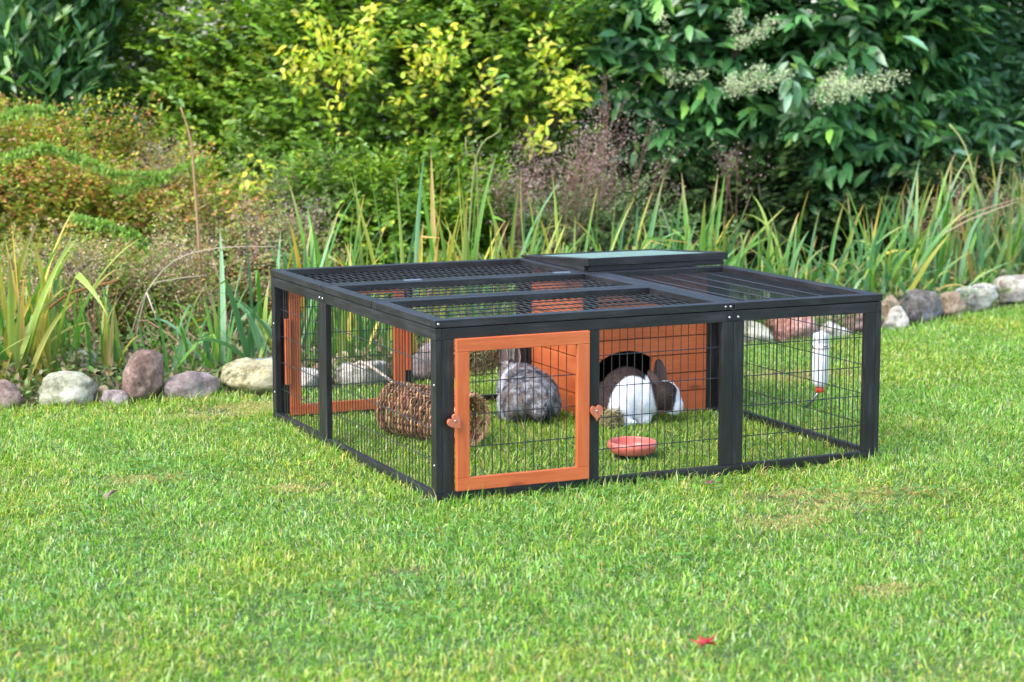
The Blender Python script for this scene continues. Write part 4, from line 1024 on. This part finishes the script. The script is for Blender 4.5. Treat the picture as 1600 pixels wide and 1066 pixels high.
# dry stalks
def stalk(name, label, pts, r0, r1, col, grp=None, ribbon=False):
    P = [Vector((*V(px, d), hz(y, d))) for px, y, d in pts]; b = P[0].copy(); mb = MB()
    # smooth the polyline
    Q = []
    for i in range(len(P)-1):
        p0, p1, p2, p3 = P[max(i-1, 0)], P[i], P[i+1], P[min(i+2, len(P)-1)]
        for t in (0, .33, .66):
            Q.append(.5*((2*p1)+(p2-p0)*t+(2*p0-5*p1+4*p2-p3)*t*t+(3*p1-p0-3*p2+p3)*t**3)-b)
    Q.append(P[-1]-b)
    mb.tube(Q, r0, 6, r1)
    o = mb.build(name, 'dry', None, smooth=True, cols=np.array([col])); o.location = b; tag(o, label, 'stalk', grp)
G = 'dry stalks in the bed'
def gy(d): return 76+FPX*CAM.z/d
stalk('dry_stalk', 'tall tan stalk standing upright left of the run', [(312, gy(8.3), 8.3), (310, 400, 8.3), (305, 290, 8.3), (300, 215, 8.3), (285, 165, 8.3)], .008, .003, (.36, .22, .12), G)
stalk('dry_stalk', 'rusty brown stalk arching from the left edge over the pale boulder', [(-20, gy(7.3), 7.3), (10, 545, 7.2), (60, 490, 7.2), (110, 455, 7.2), (180, 437, 7.2)], .007, .004, (.30, .13, .05), G)
stalk('dry_stalk', 'bleached bent stalk left of the run with a broken tip', [(190, gy(7.8), 7.8), (205, 505, 7.7), (225, 455, 7.6), (270, 405, 7.6), (340, 385, 7.6), (430, 383, 7.6)], .0032, .0016, (.44, .38, .28), G)
stalk('dry_stalk', 'thin bleached stalk curving below the bent one', [(200, gy(7.6), 7.6), (225, 455, 7.5), (260, 436, 7.5), (320, 428, 7.5)], .0028, .0014, (.42, .37, .28), G)
stalk('dry_stalk', 'short broken pale stalk hanging down in front of the low shrub', [(225, 455, 7.5), (233, 478, 7.45), (241, 500, 7.45)], .003, .002, (.5, .44, .34), G)
stalk('dry_stalk', 'brown stalk leaning left behind the mauve stone', [(250, gy(7.4), 7.4), (300, 560, 7.4), (225, 500, 7.5), (205, 515, 7.5)], .004, .002, (.30, .18, .12), G)
stalk('dry_stalk', 'brown stalk leaning right between the mauve stone and the run', [(360, gy(7.5), 7.5), (352, 535, 7.5), (330, 480, 7.5), (318, 440, 7.5)], .0045, .002, (.26, .18, .12), G)
stalk('dry_stalk', 'long reddish stalk slanting up right of the lid corner', [(1380, gy(9.1), 9.1), (1440, 415, 9.1), (1490, 345, 9.2), (1600, 305, 9.3)], .0045, .002, (.40, .26, .18), G)
stalk('dry_stalk', 'second reddish stalk slanting up beside the long one', [(1388, gy(9.2), 9.2), (1430, 432, 9.2), (1480, 360, 9.3), (1590, 312, 9.4)], .0035, .002, (.50, .38, .26), G)
stalk('dry_stalk', 'pale stalk curving over left at the right edge', [(1590, gy(10.0), 10.0), (1530, 300, 10.0), (1505, 225, 10.0), (1480, 192, 10.0)], .006, .004, (.33, .36, .14), G)
stalk('dry_stalk', 'looping green tendril above the middle lids', [(725, gy(8.6), 8.6), (738, 290, 8.6), (752, 225, 8.6), (778, 205, 8.6), (782, 190, 8.6)], .004, .0025, (.24, .26, .10), G)
stalk('dry_stalk', 'second tendril crossing the looping one', [(745, gy(8.7), 8.7), (746, 262, 8.6), (730, 240, 8.6), (728, 212, 8.6)], .004, .0025, (.24, .26, .10), G)
stalk('dry_stalk', 'brown branch lying across the stones seen through the back door', [(530, 592, 7.05), (560, 566, 7.05), (600, 590, 6.95), (612, 600, 6.9)], .007, .005, (.45, .38, .30), G)
for i, (px, y, d, bx, c) in enumerate([(100, 470, 7.6, 70, (.35, .22, .14)), (150, 500, 7.7, 175, (.30, .2, .13)), (120, 380, 8, 160, (.33, .22, .15)), (270, 460, 7.8, 290, (.38, .28, .18)), (400, 440, 7.9, 380, (.3, .2, .14)), (330, 400, 8.1, 350, (.42, .3, .2)), (60, 520, 7.3, 110, (.4, .3, .2)), (290, 520, 7.5, 345, (.4, .3, .22))]):
    stalk('dry_stalk', ['thin slanting stalk above the large pale boulder', 'thin stalk crossing behind the small pinkish stone', 'long thin stalk rising left of the bleached bent one', 'thin straw stalk behind the leaning stone', 'thin stalk just left of the run corner', 'thin straw stalk left of the tall tan one', 'low straw stalk among the reeds at the left', 'low straw stalk behind the yellowish boulder'][i],
          [(bx, gy(d), d), ((bx+px)/2+8, (gy(d)+y)/2, d), (px, y, d)], .003, .0015, c, G)
# arching green sprigs of the autumn shrub
def sprig(label, pts):
    P = [Vector((*V(px, d), hz(y, d))) for px, y, d in pts]; b = P[0].copy(); P = [p-b for p in P]; root = empty('green_sprig', b); tag(root, label, 'plant', 'arching green sprigs')
    mb = MB(); mb.tube([tuple(p) for p in P], .003, 5, .0015); mb.build('stems', 'bark', root)
    Ps = []; As = []
    for i in range(len(P)-1):
        for t in np.linspace(0, 1, 26):
            p = P[i].lerp(P[i+1], t); dv = (P[i+1]-P[i]).normalized()
            for k in range(5): Ps.append(p+Vector(R.normal(0, .006, 3))); As.append(dv*.3+Vector((0, 0, .9*random.choice((-1, 1, 1))))+Vector(R.normal(0, .5, 3)))
    n = len(Ps); v, t, c = leaves(np.array(Ps), np.array(As), rnd_unit(n), .028, .010, pick([(.20, .36, .06), (.26, .42, .08), (.16, .28, .05)], [1, 1, 1], n, .12)); np_mesh('leaves', v, t, c, 'leaf', root)
sprig('long light green sprig arching right across the orange shrub', [(10, 246, 8.7), (70, 228, 8.6), (120, 245, 8.6), (180, 270, 8.6), (260, 276, 8.6)])
sprig('light green sprig level with the tall stalk', [(180, 300, 8.7), (240, 282, 8.6), (320, 248, 8.6)])
sprig('short light green sprig at the upper left above the orange leaves', [(0, 185, 8.8), (40, 172, 8.7), (88, 172, 8.7)])
sprig('light green sprig lower down in front of the low shrub', [(110, 338, 8.3), (160, 350, 8.2), (210, 368, 8.2), (225, 385, 8.2)])

# undergrowth: leaf litter and low weeds covering the soil of the bed
def undergrowth():
    n = 60000; px = R.uniform(-500, 2100, n); dd = R.random(n)**1.3*5.0+.05; base = np.interp(px, *zip(*SD))+dd
    lat = (px-800)/FPX*base; x = CAM.x+FWH[0]*base+RT[0]*lat; y = CAM.y+FWH[1]*base+RT[1]*lat
    hh = vnoise(x, y, 2.5, 90)*.16+.02; k = (y > edge_y(x)+.02); x, y, hh = x[k], y[k], hh[k]; n = len(x)
    P = np.stack([x, y, R.random(n)**1.5*hh], 1); A = rnd_unit(n)+np.array([0, 0, .5])
    v, t, c = leaves(P, A, np.array([0, 0, 1.])+rnd_unit(n)*.6, .02+.022*R.random(n), .012+.008*R.random(n), pick([(.10, .19, .04), (.17, .27, .07), (.22, .16, .09), (.33, .25, .15), (.07, .12, .03), (.40, .32, .19)], [3, 2, 2, 1.5, 2, .8], n, .2))
    tag(np_mesh('undergrowth', v, t, c, 'leaf'), 'low weeds and fallen leaves covering the soil of the bed behind the stones', 'undergrowth', kind='stuff')
undergrowth()

# ------------------------------------------------------------------ fallen leaves on the lawn
def fallen(px, py, size, col, label, lobes=5, rz=0, z=.036, flat=.25):
    d_ = CAM.z/((py-76)/FPX)   # depth of the ground point
    d0 = (CAM.z-z)*FPX/(py-76); x, y = V(px, d0)
    pts = []; 
    for i in range(lobes):
        a = -1.9+3.8*i/(lobes-1); rl = size*(.5 if i in (0, lobes-1) else .95 if i % 2 == 0 else .8)
        pts += [(rl*.55*math.cos(a-.16), rl*.55*math.sin(a-.16)), (rl*math.cos(a), rl*math.sin(a)), (rl*.55*math.cos(a+.16), rl*.55*math.sin(a+.16))]
        if i < lobes-1: a2 = a+1.9/(lobes-1); pts.append((size*.22*math.cos(a2), size*.22*math.sin(a2)))
    pts.append((-size*.12, 0))
    bm = bmesh.new(); c0 = bm.verts.new((0, 0, .002)); vs_ = [bm.verts.new((a, b, flat*size*math.sin(a*70+rz)*math.cos(b*90)*.5+.6*(a*a+b*b)/size*.35)) for a, b in pts]
    for i in range(len(vs_)): bm.faces.new((c0, vs_[i], vs_[(i+1) % len(vs_)]))
    bm.normal_update(); me = bpy.data.meshes.new('fallen_leaf'); bm.to_mesh(me); bm.free()
    o = link('fallen_leaf', me, plain('leaf_'+str(px), col, .55, nscale=60, var=.3)); o.matrix_world = Matrix.Translation(Vector((x, y, z))) @ Matrix.Rotation(-YAW, 4, 'Z') @ Matrix.Rotation(.30, 4, 'X') @ Matrix.Rotation(rz, 4, 'Z')
    sm = o.modifiers.new('s', 'SOLIDIFY'); sm.thickness = .0007
    tag(o, label, 'leaf', 'fallen leaves on the lawn')
fallen(1113, 1027, .043, (.30, .006, .010), 'bright red fallen maple leaf on the foreground grass', 5, 1.9, .040, .5)
fallen(153, 785, .038, (.16, .10, .09), 'curled grey brown leaf on the lawn left of the run', 3, .4, .036, .9)
fallen(1117, 762, .026, (.16, .035, .06), 'small purplish red leaf in front of the double post of the run', 5, 2.4, .036, .6)
fallen(1169, 764, .012, (.30, .12, .14), 'tiny faded pink leaf right of the purplish one', 3, .8, .03, .3)
fallen(1450, 842, .012, (.45, .12, .05), 'tiny orange red leaf on the lawn at the right', 3, .3, .034, .3)
fallen(1305, 848, .012, (.12, .08, .10), 'tiny dark violet leaf at the bare patch', 3, 1.3, .03, .3)
fallen(1412, 918, .018, (.26, .34, .18), 'pale green weed leaf on the lawn at the lower right', 3, .2, .028, .2)
fallen(1240, 605, .012, (.22, .12, .10), 'tiny brown leaf seen left of the water bottle spout', 3, .2, .034, .3)
fallen(1453, 606, .010, (.3, .16, .1), 'tiny brown leaf on the lawn right of the run', 3, .9, .034, .3)
